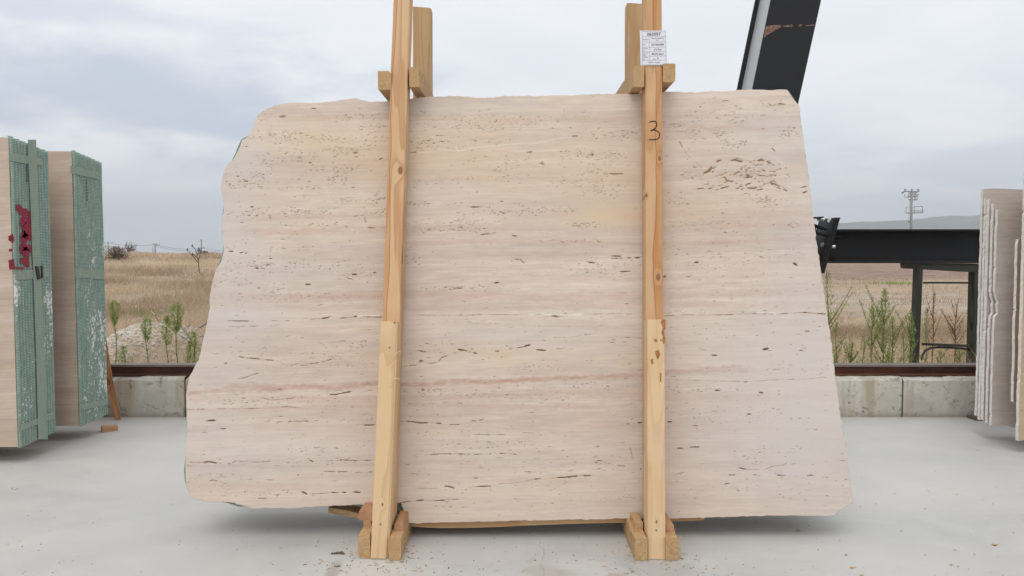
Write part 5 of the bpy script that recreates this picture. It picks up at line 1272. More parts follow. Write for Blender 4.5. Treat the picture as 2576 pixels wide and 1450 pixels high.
skr = empty("timber_skids", (3.9, 4.3, 0), "timber skids under the loose stack at the right edge", "skid")
for x in (4.0,):
    V, Fc = stick_geo(.09, .085, .85, seg=4); V = [(a_, -b_, c_) for a_, b_, c_ in V]; Fc = [tuple(reversed(f)) for f in Fc]
    mesh("skid", V, Fc, W_CUT, skr, Matrix.Translation(Vector((x, 3.9, .001))) @ Matrix.Rotation(R(-90), 4, 'X'))
# foot of a timber just seen below the stack
mb = MB(); q_ = Pz(2455, 1058.5, .001); q2 = Pz(2478, 1058.5, .001)
mb.box((q_.x, q_.y, .001), (4.4, q_.y + .10, .014)); mb.build("packing_strip", DARKTWIG, skr)

# ------------------------------------------------------------------ steel structure
st = empty("steel_column", Py(1800, 900, 6.0), "tall slanting black steel column rising behind the slab's right corner", "steel column")
YC = 5.62; YCb = YC + .33
def col_part(name, uL0, uL1, uR0, uR1, y0, y1, m):
    """front left/right edge at v=0 and v=262, extended up and down"""
    def line(u0, v0, u1, v1, v, y): return Py(u0 + (u1 - u0) * (v - v0) / (v1 - v0), v, y)
    mb = MB(); top, bot = -260, 1000
    L0, L1 = line(*uL0, *uL1, bot, y0), line(*uL0, *uL1, top, y0); R0, R1 = line(*uR0, *uR1, bot, y0), line(*uR0, *uR1, top, y0)
    c = [L0, R0, R1, L1]; off = Vector((0, y1 - y0, 0)); mb.hexa(c + [p + off for p in c]); return mb.build(name, m, st, Matrix.Translation(L0))
fl_ = col_part("front_plate", (1939.5, 0), (1893, 225.4), (2065.8, 0), (2010, 252), YC, YC + .016, STEEL)
# side plate and rear flange
def shift(o_, dx): o_.matrix_basis.translation.x += dx; return o_
mb = MB()
def cl(v, y, lft=True):
    u0, v0, u1, v1 = (1939.5, 0, 1893, 225.4) if lft else (2065.8, 0, 2010, 252)
    return Py(u0 + (u1 - u0) * (v - v0) / (v1 - v0), v, y)
A0, A1, B0, B1 = cl(1000, YC), cl(-260, YC), cl(1000, YC, False), cl(-260, YC, False)
def slab_between(name, P0, P1, xo, y0, y1, tx, m):
    mb = MB(); a_ = P0 + Vector((xo, y0, 0)); b_ = P1 + Vector((xo, y0, 0))
    c = [a_, a_ + Vector((tx, 0, 0)), b_ + Vector((tx, 0, 0)), b_]; mb.hexa(c + [p + Vector((0, y1 - y0, 0)) for p in c]); return mb.build(name, m, st, Matrix.Translation(a_))
slab_between("side_plate", A0, A1, .004, .0165, .325, .014, GREYSTEEL)
slab_between("side_plate", B0, B1, -.020, .0165, .325, .014, STEEL)
wd = (B0.x - A0.x)
slab_between("rear_flange", A0, A1, -.030, .3255, .345, wd + .06, STEEL)
# weld / rust streak across the front plate
m_, t = mat("scraped_rust_streak"); o_ = t.obj(); n_ = t.noise(t.vscale(o_, (60, 60, 90)), 1.0, 5, .7)
t.out(t.mix(t.ramp(n_, .40, .58), (.22, .19, .16, 1), (.16, .055, .025, 1)), .8, spec=.2)
SCR = m_
mb = MB()
def CS(p): return crop(2700, 0, 3.452, p)
for pts_ in ([(600, 340), (640, 335), (700, 330), (790, 322), (790, 352), (740, 380), (700, 400), (620, 450), (570, 492), (575, 430), (590, 365)], [(800, 335), (940, 322), (940, 352), (860, 350)], [(1020, 322), (1065, 320), (1060, 348), (1015, 345)], [(1110, 325), (1215, 320), (1225, 335), (1120, 338)]):
    q_ = CS(pts_); 
    V = [Py(u + random.uniform(-.5, .5), v + random.uniform(-.8, .8), YC - .0015) for u, v in q_]; mb.add(V, [tuple(range(len(V)))])
mb.build("rust_scrape", SCR, st)
# horizontal beam with end plates
hb = empty("steel_beam", Py(2280, 663, 6.6), "long horizontal black steel beam crossing behind the slab's right edge", "steel beam")
YB = 6.6
zt_, zb2 = Py(2280, 577, YB).z, Py(2280, 662.5, YB).z
xl, xr = Py(2085, 620, YB).x, 6.6
def bx(name, a_, b_, m, par): mb = MB(); mb.box(a_, b_); return mb.build(name, m, par, Matrix.Translation(Vector(a_)))
bx("top_flange", (xl + .04, YB, zt_ - .016), (xr, YB + .30, zt_), STEEL, hb)
bx("bottom_flange", (xl - .03, YB, zb2), (xr, YB + .30, zb2 + .016), STEEL, hb)
bx("web", (xl, YB + .13, zb2 + .017), (xr, YB + .145, zt_ - .017), STEEL, hb)
def tilted_plate(name, nt, nb, thx, par, m=STEEL, dy0=0, dy1=.33):
    """plate across the beam, leaning like the joint: near top and near bottom photo points"""
    a_, b_ = Py(*nb, YB - .03 + dy0), Py(*nt, YB - .03 + dy0)
    mb = MB(); c = [a_, a_ + Vector((thx, 0, .006)), b_ + Vector((thx, 0, .006)), b_]
    mb.hexa(c + [p + Vector((0, dy1 - dy0, 0)) for p in c]); return mb.build(name, m, par, Matrix.Translation(a_))
tilted_plate("end_plate", (2106, 549), (2066, 689), .028, hb)
jt = hb
tilted_plate("end_plate", (2099.5, 549), (2059.5, 689), .020, hb)
# stub piece to the left with ribs
p0 = Py(2000, 600, YB + .12)
bx("stub_web", (p0.x - .7, YB + .12, zb2 - .02), (Py(2066, 620, YB).x, YB + .135, zt_ + .05), STEEL, hb)
for (a_, b_) in (((2049, 566), (2083, 579)), ((2052, 587), (2088, 595)), ((2056, 639), (2074, 642)), ((2050, 560), (2072, 549))):
    P0, P1 = Py(a_[0] - 30, a_[1] - 8, YB + .02), Py(*b_, YB - .01); mb = MB(); up = Vector((0, 0, .014))
    c = [P0, P1, P1 + up, P0 + up]; mb.hexa(c + [p + Vector((0, .10, 0)) for p in c]); mb.build("rib", STEEL, hb, Matrix.Translation(P0))
for (a_, b_) in (((2094, 597), (2122, 598)), ((2081, 646), (2104, 646))):
    P0, P1 = Py(*a_, YB + .02), Py(*b_, YB + .09); up = Vector((0, 0, .013)); mb = MB()
    c = [P0, P1, P1 + up, P0 + up]; P0b, P1b = P0 + Vector((0, .11, 0)), P1 + Vector((0, .04, 0)); mb.hexa(c + [P0b, P1b, P1b + up, P0b + up]); mb.build("rib", STEEL, hb, Matrix.Translation(P0))
for (u, v) in ((2091, 556), (2073, 617), (2064, 553)):
    p = Py(u - 1, v, YB + .06); mb = MB(); mb.tube([p + Vector((.03, 0, 0)), p + Vector((-.022, -.012, .004))], .021, 6); mb.build("bolt", GALV, hb)
p = Py(2091, 621, YB); mb = MB(); mb.tube([p, p + Vector((.03, -.015, 0))], .015, 6); mb.build("bolt", GALV, hb)

# olive trestle under the beam
tr = empty("steel_trestle", Py(2380, 1000, 6.7), "olive green steel trestle standing in the weeds under the black beam", "trestle")
YT = 6.62
def leg(name, t_, b_, w_, d_, ext_=.4):
    a_, c_ = Py(*b_, YT), Py(*t_, YT); a_ = a_ + (a_ - c_).normalized() * ext_
    return stick(name, a_, c_, w_, d_, GREENSTEEL, tr, seg=2, jit=0, ch=.003)
leg("leg", (2317, 676), (2307, 915), .038, .10); leg("leg", (2458, 680), (2452, 915), .036, .10)
# second frame, farther back
a_ = Py(2340, 677, YT + .05)
mb = MB(); c = [Py(2310, 677, YT), Py(2462, 686, YT), Py(2475, 664, YT), Py(2308, 663.5, YT)]
mb.hexa(c + [p + Vector((0, .30, 0)) for p in c]); mb.build("top_plate", GREENSTEEL, tr, Matrix.Translation(c[0]))
def bar(u0, v0, u1, v1, r_, name="crossbar", y=YT + .05, sq=True):
    a_, b_ = Py(u0, v0, y), Py(u1, v1, y)
    return stick(name, a_, b_, r_, r_, GREENSTEEL, tr, side=Vector((0, 0, 1)), seg=1, jit=0, ch=.001)
bar(2322, 711.5, 2455, 712, .017); bar(2318, 865.5, 2452, 871, .022)
mb = MB(); mb.tube([Py(u, v, YT + .05) for u, v in ((2320, 905), (2321, 893), (2327, 883), (2340, 876), (2360, 874), (2390, 875), (2420, 877), (2436, 879), (2446, 885), (2450, 895), (2451, 912))], .010, 8); mb.build("arched_bar", GREENSTEEL, tr, smooth=True)
mb = MB(); mb.tube([Py(u, v, YT + .03) for u, v in ((2444, 684), (2446, 700), (2446, 725), (2441, 755), (2437, 780), (2439, 805), (2444, 830), (2446, 850), (2447, 866))], .006, 6); mb.build("hanging_cable", BLACKPL, tr, smooth=True)

# ------------------------------------------------------------------ power poles
def cyl(name, a_, b_, r0, r1, m, par, n=8): mb = MB(); mb.tube([a_, b_], r0, n, r1); return mb.build(name, m, par, smooth=True)
YPOLE = 115
def PP(cx, cy): return Py((3340 + cx / 8.056) / 1.4907, (690 + cy / 8.056) / 1.4907, YPOLE)
gz_ = float(ground_z(Py(2290, 600, YPOLE).x, YPOLE))
basep = Vector((PP(620, 1370).x, YPOLE, gz_))
pp = empty("power_pole", basep, "concrete power pole with steel platforms above the right hand beam", "power pole")
cyl("pole", basep, PP(635, 230), .22, .16, GALVP, pp, 12)
def pbar(name, pts_, r_, m=POLEMET): mb = MB(); mb.tube([PP(*q_) for q_ in pts_], r_, 6); return mb.build(name, m, pp)
pbar("crossarm", [(410, 232), (868, 228)], .07)
for x in (435, 638, 835):
    mb = MB(); a_ = PP(x, 225); mb.tube([a_, PP(x, 195), PP(x, 190), PP(x, 165)], .06, 8); b_ = PP(x, 165); mb.tube([b_, b_ + Vector((0, 0, -.12))], .15, 8); mb.build("insulator", INSUL, pp)
pbar("insulator", [(395, 250), (335, 285)], .11, INSUL)
pbar("wire_stub", [(335, 285), (410, 235)], .03)
for y in (270, 385, 482): pbar("switch_bar", [(548, y + 3), (640, y + 6), (805, y - 2)], .085)
for x in (548, 715, 752, 805): pbar("switch_upright", [(x, 268 if x < 800 else 380), (x, 485)], .035)
pbar("switch_arm", [(423, 320), (423, 400), (560, 402)], .04); pbar("switch_arm", [(522, 330), (524, 395)], .03); pbar("switch_arm", [(850, 300), (800, 375)], .04); pbar("switch_arm", [(765, 320), (805, 340)], .06); pbar("switch_arm", [(715, 365), (755, 300)], .03); pbar("switch_arm", [(580, 325), (700, 335)], .07)
pbar("platform", [(455, 880), (700, 882), (975, 868)], .09, GALVP)
pbar("guard_rail", [(460, 880), (468, 700), (560, 706)], .045); pbar("guard_rail", [(710, 880), (710, 690), (960, 680), (965, 870)], .05); pbar("guard_rail", [(680, 822), (990, 822)], .05)
pbar("down_wire", [(568, 500), (556, 900), (545, 1130)], .02); pbar("bracket", [(540, 1135), (620, 1135)], .06); pbar("bracket", [(550, 1160), (610, 1175)], .06)
# far poles at the left, strung with wires
def far_pole(u, vt, y, label, kind, group="far power poles on the left horizon"):
    top = Py(u, vt, y); base = Vector((top.x, y, float(ground_z(top.x, y)) - .5)); r_ = empty("power_pole", base, label, "power pole", group)
    cyl("pole", base, top, .17 * y / 170, .12 * y / 170, GALVP, r_, 6)
    s_ = y / F
    def arm(v, w_, cx=0):
        mb = MB(); a_ = Py(u + cx - w_ / 2, v, y); b_ = Py(u + cx + w_ / 2, v, y); mb.tube([a_, b_], .55 * s_, 5); mb.build("crossarm", POLEMET, r_)
        for k in (-.5, 0, .5):
            mb = MB(); c_ = Py(u + cx + w_ * k, v, y); mb.tube([c_, c_ + Vector((0, 0, 2.6 * s_))], .75 * s_, 5); mb.build("insulator", INSUL, r_)
    if kind == 0: arm(612, 21)
    if kind == 1: arm(619, 12)
    if kind == 2:
        arm(616, 8, 0); arm(618, 12, 4)
        for v in (622, 625, 628, 631, 634): mb = MB(); mb.tube([Py(u - 8, v, y), Py(u + 1, v, y)], .5 * s_, 5); mb.build("switch_bar", POLEMET, r_)
    if kind == 3:
        arm(624, 16, 0); arm(633.5, 20, -1); arm(606, 3)
    return top
t1 = far_pole(272, 609, 210, "left one of the far poles, with a wide T crossarm above the flat hill", 0)
t2 = far_pole(260, 617, 300, "small faint far pole partly behind the green bundle", 1)
t3 = far_pole(390.5, 614, 190, "middle far pole with a ladder of switch bars", 2)
t4 = far_pole(506.5, 603, 200, "far pole beside the dry thistle, with two crossarms and a tall tip", 3)
wr = empty("overhead_wires", (t3.x, t3.y, t3.z), "thin overhead wires between the far poles on the left", "wire")
def wire(a_, b_, sag, r_=.035):
    mb = MB(); mb.tube([a_.lerp(b_, k / 10) - Vector((0, 0, sag * 4 * (k / 10) * (1 - k / 10))) for k in range(11)], r_, 4); mb.build("wire", POLEMET, wr)
A_ = Py(270, 611, 205); B_ = Py(388, 616, 190); C_ = Py(396, 617, 190); D_ = Py(508, 624.5, 200); E_ = Py(720, 640, 240)
wire(A_, B_, .5); wire(C_, D_, .6); wire(D_, E_, .6); wire(Py(506, 633, 200), Py(720, 645, 230), .3, .03); wire(Py(395, 621, 190), Py(505, 632, 200), .4, .03)

# ------------------------------------------------------------------ vegetation
def blades(P, H, W, lean, tint, name, m, par=None, kind=None, label=None, cat=None):
    """P (n,3) foot points, H heights, W widths, lean (n,2) tip offset; two-quad curved blades"""
    n = len(P); ang = RNG.uniform(0, math.pi, n); sx_ = np.stack([np.cos(ang), np.sin(ang) * .35, np.zeros(n)], -1) * (W / 2)[:, None]
    mid_ = P + np.stack([lean[:, 0] * .32, lean[:, 1] * .32, H * .58], -1); tip = P + np.stack([lean[:, 0], lean[:, 1], H], -1)
    V = np.stack([P - sx_, P + sx_, mid_ + sx_ * .75, mid_ - sx_ * .75, tip], 1).reshape(-1, 3)
    b = np.arange(n)[:, None] * 5
    T = np.concatenate([b + [0, 1, 2], b + [0, 2, 3], b + [3, 2, 4]]); tt = np.repeat(tint, 5)
    o = meshnp(name, V, T, m, par, None, False, {'tint': tt})
    return o
# dry grass over the field, thinning with distance
def scatter(n, a0, a1, y0, y1, pw=1.0):
    y = y0 * (y1 / y0) ** (RNG.uniform(0, 1, n) ** pw); x = RNG.uniform(a0, a1, n) * y; return x, y
xs, ys_ = [], []
for a0, a1, n, y0, y1 in ((-.62, -.30, 95000, 5.6, 52), (-.62, -.30, 45000, 5.5, 9), (.36, .68, 60000, 5.6, 16), (.36, .68, 26000, 14, 42), (-.30, .36, 14000, 5.6, 40), (-1.2, -.62, 12000, 5.6, 40), (.68, 1.2, 12000, 5.6, 40)):
    x, y = scatter(n, a0, a1, y0, y1); xs.append(x); ys_.append(y)
x = np.concatenate(xs); y = np.concatenate(ys_)
cl_ = fbm(x * 1.1, y * 1.1, 4, 31); keep_ = RNG.uniform(0, 1, len(x)) < np.clip((cl_ - .30) * 3.4, .10, 1)
rub = (np.abs(x + 3.92) < .80) & (np.abs(y - 8.0) < 1.6); keep_ &= ~(rub & (RNG.uniform(0, 1, len(x)) < .80))
stripg = (x > 3) & (y > 16); keep_ &= ~(stripg & (RNG.uniform(0, 1, len(x)) < .5))
x, y, cl_ = x[keep_], y[keep_], cl_[keep_]
n = len(x); H = RNG.uniform(.06, .26, n) * (.55 + cl_) * np.where((x > 0) & (y > 15), .55, 1) * np.where(y < 7.5, 1.25, 1); W = np.maximum(.0028, y * .00055) * RNG.uniform(.6, 1.5, n)
lean = RNG.normal(0, .5, (n, 2)) * H[:, None] + np.array([.12, 0]) * H[:, None]
tint = np.clip(.42 + (fbm(x * .30, y * .5, 4, 77) - .5) * 3.0 + RNG.normal(0, .22, n), 0, 1)
P = np.stack([x, y, ground_z(x, y) - .01], -1)
g = blades(P, H, W, lean, tint, "dry_grass", STRAW); tag(g, "dry straw coloured grass covering the field", "grass", None, "stuff")
xb = np.concatenate([RNG.uniform(-4.2, -2.2, 3600), RNG.uniform(2.2, 4.2, 3600)]); n = len(xb); yb_n = RNG.uniform(5.6, 6.7, n); kk_ = fbm(xb * 3, yb_n * 3, 3, 5)
Hn = RNG.uniform(.25, .62, n) * (.5 + kk_); g = blades(np.stack([xb, yb_n, ground_z(xb, yb_n)], -1), Hn, RNG.uniform(.0018, .004, n), RNG.normal(0, .2, (n, 2)) * Hn[:, None] * 1.6, np.clip(RNG.normal(.55, .25, n), 0, 1), "tall_dry_grass", STRAW); tag(g, "taller dry grass and weeds close behind the wall", "grass", None, "stuff")
# sparse green tufts
def tuft(u, v, y, ru, n, hh, label, m=WEED, group="green patches in the dry field"):
    c_ = Py(u, v, y); xx = c_.x + RNG.normal(0, ru, n); yy = y + RNG.normal(0, ru * .8, n); zz = ground_z(xx, yy)
    H = RNG.uniform(.4, 1, n) * hh; g = blades(np.stack([xx, yy, zz], -1), H, np.full(n, .0009 * y), RNG.normal(0, .4, (n, 2)) * H[:, None], RNG.uniform(0, .6, n), "green_tuft", m); tag(g, label, "grass tuft", group, "stuff"); return g
tuft(385, 705, 14, .25, 500, .10, "green tuft in the dry grass, left of the slab")
tuft(460, 703, 14.5, .5, 350, .08, "fainter green tuft in the dry grass near the slab's left edge")
tuft(2255, 706, 34, .7, 260, .16, "dark green patch at the edge of the ploughed field")

def weed(u, v_top, y, plume, label, h_foot=None, seed=0, dense=1.0, m=WEED, sm=STEMM, lean=0.0, cat="weed", name="weed", group="tall green weeds behind the wall", side_br=0, leafL=.030):
    r_ = np.random.default_rng(seed)
    top = Py(u, v_top, y); gx_ = top.x + lean; gzv = float(ground_z(gx_, y)); base = Vector((gx_, y, gzv)); h = top.z - gzv
    root = empty(name, base, label, cat, group)
    pts_ = [base.lerp(top, k / 8) + Vector((.012 * math.sin(k * 1.3 + seed), .01 * math.cos(k + seed), 0)) * (k / 8) for k in range(9)]
    mb = MB(); mb.tube(pts_, .0055, 5, .002)
    segs = []
    if side_br:
        for k in range(side_br):
            t_ = r_.uniform(.35, .85); p = base.lerp(top, t_); a = r_.uniform(0, 6.28); L_ = h * r_.uniform(.12, .28)
            q_ = p + Vector((math.cos(a) * L_ * .6, math.sin(a) * L_ * .4, L_)); mb.tube([p, p.lerp(q_, .5) + Vector((0, 0, -.01)), q_], .003, 4, .001); segs.append((p, q_))
    s_ = mb.build("stem", sm, root); 
    a_ = s_.data.attributes.new('tint', 'FLOAT', 'POINT'); a_.data.foreach_set('value', np.full(len(s_.data.vertices), .4, np.float32))
    # leaves: narrow blades all the way up; the top branches into a plume
    n = int(190 * dense); t_ = r_.uniform(.12, 1, n) ** .9
    px = np.interp(t_, [k / 8 for k in range(9)], [p.x for p in pts_]); py = np.interp(t_, [k / 8 for k in range(9)], [p.y for p in pts_]); pz = gzv + t_ * h
    an = r_.uniform(0, 6.28, n); L_ = leafL * r_.uniform(.6, 1.3, n) * (1.15 - .5 * t_)
    P0 = [np.stack([px, py, pz], -1)]; D0 = [np.stack([np.cos(an) * .8, np.sin(an) * .8, r_.uniform(.25, .95, n)], -1)]; LL = [L_]
    t0, wd_, hd = plume       # where it starts (0..1), half width, crown shape power
    n2 = int(560 * dense); k = r_.uniform(0, 1, n2); rad = wd_ * ((.12 + .95 * k ** .7) * (1 - .75 * sst(.8, 1.05, k)) if hd < .75 else (np.sin(np.pi * np.clip(k, .05, 1) ** hd) * .9 + .15)) * np.sqrt(r_.uniform(0, 1, n2)); an = r_.uniform(0, 6.28, n2)
    z = t0 + (1.0 - t0) * k
    P0.append(np.stack([np.interp(z, [0, 1], [base.x, top.x]) + np.cos(an) * rad, y + np.sin(an) * rad, gzv + z * h + r_.normal(0, .008, n2)], -1)); D0.append(np.stack([np.cos(an) * .5, np.sin(an) * .5, r_.uniform(.3, 1.5, n2)], -1)); LL.append(leafL * .75 * r_.uniform(.5, 1.2, n2))
    for (p, q_) in segs:
        n3 = int(70 * dense); k = r_.uniform(.15, 1, n3); an = r_.uniform(0, 6.28, n3)
        P0.append(np.array(p)[None] + (np.array(q_) - np.array(p))[None] * k[:, None]); D0.append(np.stack([np.cos(an), np.sin(an), r_.uniform(.1, .9, n3)], -1)); LL.append(leafL * .7 * r_.uniform(.5, 1.2, n3))
    P0, D0, LL = np.concatenate(P0), np.concatenate(D0), np.concatenate(LL)
    D0 /= np.linalg.norm(D0, axis=1)[:, None]; W = np.cross(D0, r_.normal(0, 1, D0.shape)); W /= np.linalg.norm(W, axis=1)[:, None] + 1e-9
    wl = .0021 * y / 6; n = len(P0)
    Vv = np.stack([P0 - W * wl * .5, P0 + W * wl * .5, P0 + D0 * LL[:, None] * .55 + W * wl, P0 + D0 * LL[:, None], P0 + D0 * LL[:, None] * .55 - W * wl], 1).reshape(-1, 3)
    b = np.arange(n)[:, None] * 5; T = np.concatenate([b + [0, 1, 2], b + [0, 2, 4], b + [4, 2, 3]])
    meshnp("foliage", Vv - np.array(base)[None], T, m, root, Matrix.Translation(base), False, {'tint': np.repeat(np.clip(r_.normal(.45, .28, n), 0, 1), 5)})
    return root
# left, from the bundles to the slab
weed(287, 761, 5.95, (.82, .048, .7), "bushy topped green weed nearest the green bundle", seed=1)
weed(368, 804, 6.0, (.80, .050, .7), "green weed of middle height, second from the green bundle", seed=2)
weed(420, 798, 6.1, (.74, .042, .8), "slim green weed just left of the tallest one", seed=3)
weed(444, 766, 6.0, (.78, .060, .7), "tallest green weed with a broad feathery head, left of the slab", seed=4, dense=1.4)
weed(487, 838, 5.9, (.45, .05, .9), "short green weed closest to the slab's left edge", seed=5, side_br=4)
weed(310, 872, 5.8, (.2, .08, 1), "low bushy green weed at the foot of the green bundle", seed=6, side_br=5, dense=1.0)
weed(473, 868, 5.85, (.2, .05, 1), "small green weed low against the slab's left edge", seed=16, side_br=3, dense=.7)
# right, from the slab to the trestle
weed(2082, 685, 5.9, (.62, .040, 1.1), "tall open green weed touching the slab's right edge", seed=7, side_br=9, dense=.8, lean=.03)
weed(2105, 812, 5.95, (.55, .035, 1), "slim green weed just right of the slab's edge", seed=8, side_br=4, dense=.6)
weed(2142, 862, 5.8, (.15, .085, 1), "low dense green bush weed at the foot of the wall", seed=9, side_br=6, dense=1.2)
weed(2195, 775, 6.0, (.35, .055, .9), "conical green weed left of the tallest clump", seed=10, side_br=8, dense=1.1)
weed(2172, 850, 5.95, (.4, .03, 1), "thin green weed between the low bush and the conical weed", seed=17, side_br=3, dense=.5)
weed(2226, 730, 6.05, (.55, .045, 1), "tallest green weed clump in the middle of the right hand opening", seed=11, side_br=10, dense=1.4)
weed(2246, 800, 6.0, (.3, .045, 1), "leafy green weed leaning against the tallest clump", seed=12, side_br=8, dense=1.0)
weed(2296 - 22, 835, 6.0, (.4, .03, 1), "thin green weed halfway between the clump and the trestle", seed=13, side_br=3, dense=.6)
weed(2291, 787, 6.1, (.55, .035, 1), "slender green weed beside the trestle's left leg", seed=14, side_br=5, dense=.7)
weed(2332, 775, 6.9, (.4, .025, 1), "thin green weed seen just inside the trestle's left leg", seed=15, side_br=2, dense=.5)
weed(2365, 885, 7.4, (.1, .12, 1), "low green weed under the trestle's arched bar", seed=18, side_br=5, dense=.8)
weed(2415, 880, 7.4, (.1, .16, 1), "low spreading green weed under the trestle beside its right leg", seed=19, side_br=6, dense=1.0)
weed(2238, 890, 5.9, (.1, .07, 1), "low green growth at the foot of the tallest clump", seed=20, side_br=4, dense=.8)
weed(2350, 735, 7.2, (.4, .028, 1), "reddish brown dried dock stalk inside the trestle, left", seed=21, side_br=6, dense=.30, m=DOCK, sm=DOCK, cat="dock plant", name="dried_dock", group="dried dock plants", leafL=.02)
weed(2405, 765, 7.3, (.15, .13, 1), "wide brown dried dock plant inside the trestle, right", seed=22, side_br=16, dense=.34, m=DOCK, sm=DOCK, cat="dock plant", name="dried_dock", group="dried dock plants", leafL=.022)

# dry tangle and bleached branches near the slab's left edge
def branch(name, lines, y, m, label, cat):
    root = empty(name, Py(*lines[0][0][0], y), label, cat)
    for pts_, r0, r1_ in lines:
        mb = MB(); mb.tube([Py(u, v, y + .12 * math.sin(i * 1.7 + u)) for i, (u, v) in enumerate(pts_)], r0, 5, r1_); mb.build("branch", m, root)
    return root
def CB(p): return crop(380, 880, 2.788, p)
branch("bleached_branch", [(CB([(925, 1230), (915, 1120), (890, 1030), (830, 950), (790, 890), (760, 820), (700, 795), (610, 795)]), .014, .004), (CB([(890, 1090), (830, 1055), (770, 1010), (715, 965)]), .012, .006), (CB([(885, 1010), (900, 970), (935, 940)]), .007, .003), (CB([(1105, 920), (1030, 970), (960, 1005), (900, 1080)]), .009, .004), (CB([(640, 925), (590, 890), (560, 840), (520, 800)]), .006, .003), (CB([(1085, 1060), (1000, 1070), (960, 1095)]), .007, .003), (CB([(380, 880), (500, 885), (640, 925)]), .004, .002)], 6.35, BARK, "bleached bare branches lying in the weeds left of the slab", "branch")
cc = Py(486, 800, 7.4); n = 1500; rr_ = np.random.default_rng(5)
P = np.stack([cc.x + rr_.normal(0, .30, n), 7.5 + rr_.normal(0, .25, n), np.full(n, -.05) + rr_.uniform(0, .65, n)], -1)
g = blades(P, rr_.uniform(-.1, .2, n), np.full(n, .0028), rr_.normal(0, .22, (n, 2)), rr_.uniform(0, .75, n), "dry_brush", STRAW); tag(g, "tangled dry brush beside the slab's left edge", "brush", None, "stuff")
cc = Py(500, 770, 7.2); n = 220
P = np.stack([cc.x + rr_.normal(0, .30, n) - .1, 7.4 + rr_.normal(0, .2, n), np.full(n, -.2)], -1)
g = blades(P, rr_.uniform(.5, 1.0, n), np.full(n, .004), np.abs(rr_.normal(.25, .2, (n, 2))) , rr_.uniform(.6, 1, n), "tall_straw", STRAW); tag(g, "tall pale straw leaning over beside the slab's left edge", "straw", None, "stuff")
# dry thistle against the sky
branch("dry_thistle", [(CB([(1025, 400), (1018, 330), (1012, 260), (1000, 210), (985, 160), (955, 120)]), .012, .006), (CB([(1015, 300), (970, 240), (930, 200), (900, 155)]), .010, .006), (CB([(1012, 280), (1030, 230), (1030, 190)]), .008, .006), (CB([(1005, 250), (975, 215), (955, 205)]), .010, .008), (CB([(1012, 210), (1013, 160)]), .010, .008)], 16, DARKTWIG, "dry branching thistle stalk standing against the sky left of the slab", "thistle")
th = bpy.data.objects["dry_thistle"]
for (u, v) in CB([(951, 118), (900, 157), (1030, 158), (1012, 157), (955, 205), (1032, 185)]):
    p = Py(u, v, 16); mb = MB(); mb.tube([p + Vector((0, 0, -.03)), p, p + Vector((0, 0, .03))], .020, 6, .010); mb.build("seed_head", DARKTWIG, th)
# dark dry bush and leafless tree on the skyline
def bush(name, u, v, y, rx, rz, n, m, label, cat, up=.3):
    c_ = Py(u, v, y); r_ = np.random.default_rng(int(u)); gzb = float(ground_z(c_.x, y)); base = Vector((c_.x, y, gzb)); root = empty(name, base, label, cat)
    V, T = [], []
    mb = MB()
    for k in range(26):
        a = r_.uniform(0, 6.28); e_ = r_.uniform(.2, 1.3); L_ = Vector((math.cos(a) * math.cos(e_) * rx, math.sin(a) * math.cos(e_) * rx, math.sin(e_) * rz)) * r_.uniform(.6, 1.05)
        mb.tube([base, base + L_ * .5 + Vector((0, 0, .06 * rz)), base + L_], .0016 * y, 4, .0005 * y)
    mb.build("twig", DARKTWIG, root)
    a = r_.uniform(0, 6.28, n); e_ = r_.uniform(0, 1.5, n); rad = r_.uniform(.3, 1, n) ** .6
    P = np.stack([base.x + np.cos(a) * np.cos(e_) * rx * rad, base.y + np.sin(a) * np.cos(e_) * rx * rad, base.z + np.sin(e_) * rz * rad], -1)
    g = blades(P, r_.uniform(.04, .14, n) * rz, np.full(n, .0009 * y), r_.normal(0, .10 * rx, (n, 2)), r_.uniform(0, .5, n), "foliage", m, None); g.parent = root; g.matrix_basis = Matrix.Translation(-base)
    return root
BUSHM = foliage("dry_bush_twigs", (.10, .075, .055), (.20, .15, .10), .1)
bush("dry_bush", 294, 652, 34, .55, .62, 700, BUSHM, "dark dry bush on the grassy crest near the green bundle", "bush")
bush("dry_shrub", 515, 634, 44, .34, .30, 200, BUSHM, "tiny dark shrub on the skyline behind the thistle", "shrub")
tb = Py(325.5, 641, 60); rt_ = empty("bare_tree", tb, "small bare windblown tree on the left skyline", "tree")
BT = CB
yb_ = 60
for nm, pts_, r0, r1_ in (("trunk", [(288, 215), (287, 180), (284, 150)], .16, .11), ("limb", [(284, 150), (283, 115)], .09, .04), ("limb", [(285, 160), (305, 145), (335, 130)], .10, .04), ("limb", [(286, 170), (310, 162), (345, 160)], .09, .03), ("limb", [(284, 160), (268, 150), (255, 145)], .08, .03), ("limb", [(300, 148), (315, 128)], .06, .03), ("limb", [(285, 152), (272, 135)], .06, .03), ("limb", [(310, 162), (330, 172)], .05, .03), ("limb", [(290, 175), (310, 182)], .05, .03)):
    mb = MB(); mb.tube([Py(*q_, yb_) for q_ in CB(pts_)], r0, 5, r1_); mb.build(nm, DARKTWIG, rt_)
rw = np.random.default_rng(8); n = 60
kx = rw.choice([0, 1, 2, 3], n); tips = [CB([q_])[0] for q_ in ((335, 130), (345, 160), (283, 120), (262, 146))]
P = np.array([list(Py(tips[k][0] + rw.normal(-2, 3), tips[k][1] + rw.normal(1, 2), yb_)) for k in kx])
g = blades(P, rw.uniform(.1, .5, n), np.full(n, .035), rw.normal(.15, .3, (n, 2)), rw.uniform(0, .6, n), "crown", BUSHM); g.parent = rt_; g.matrix_basis = Matrix.Translation(-tb)

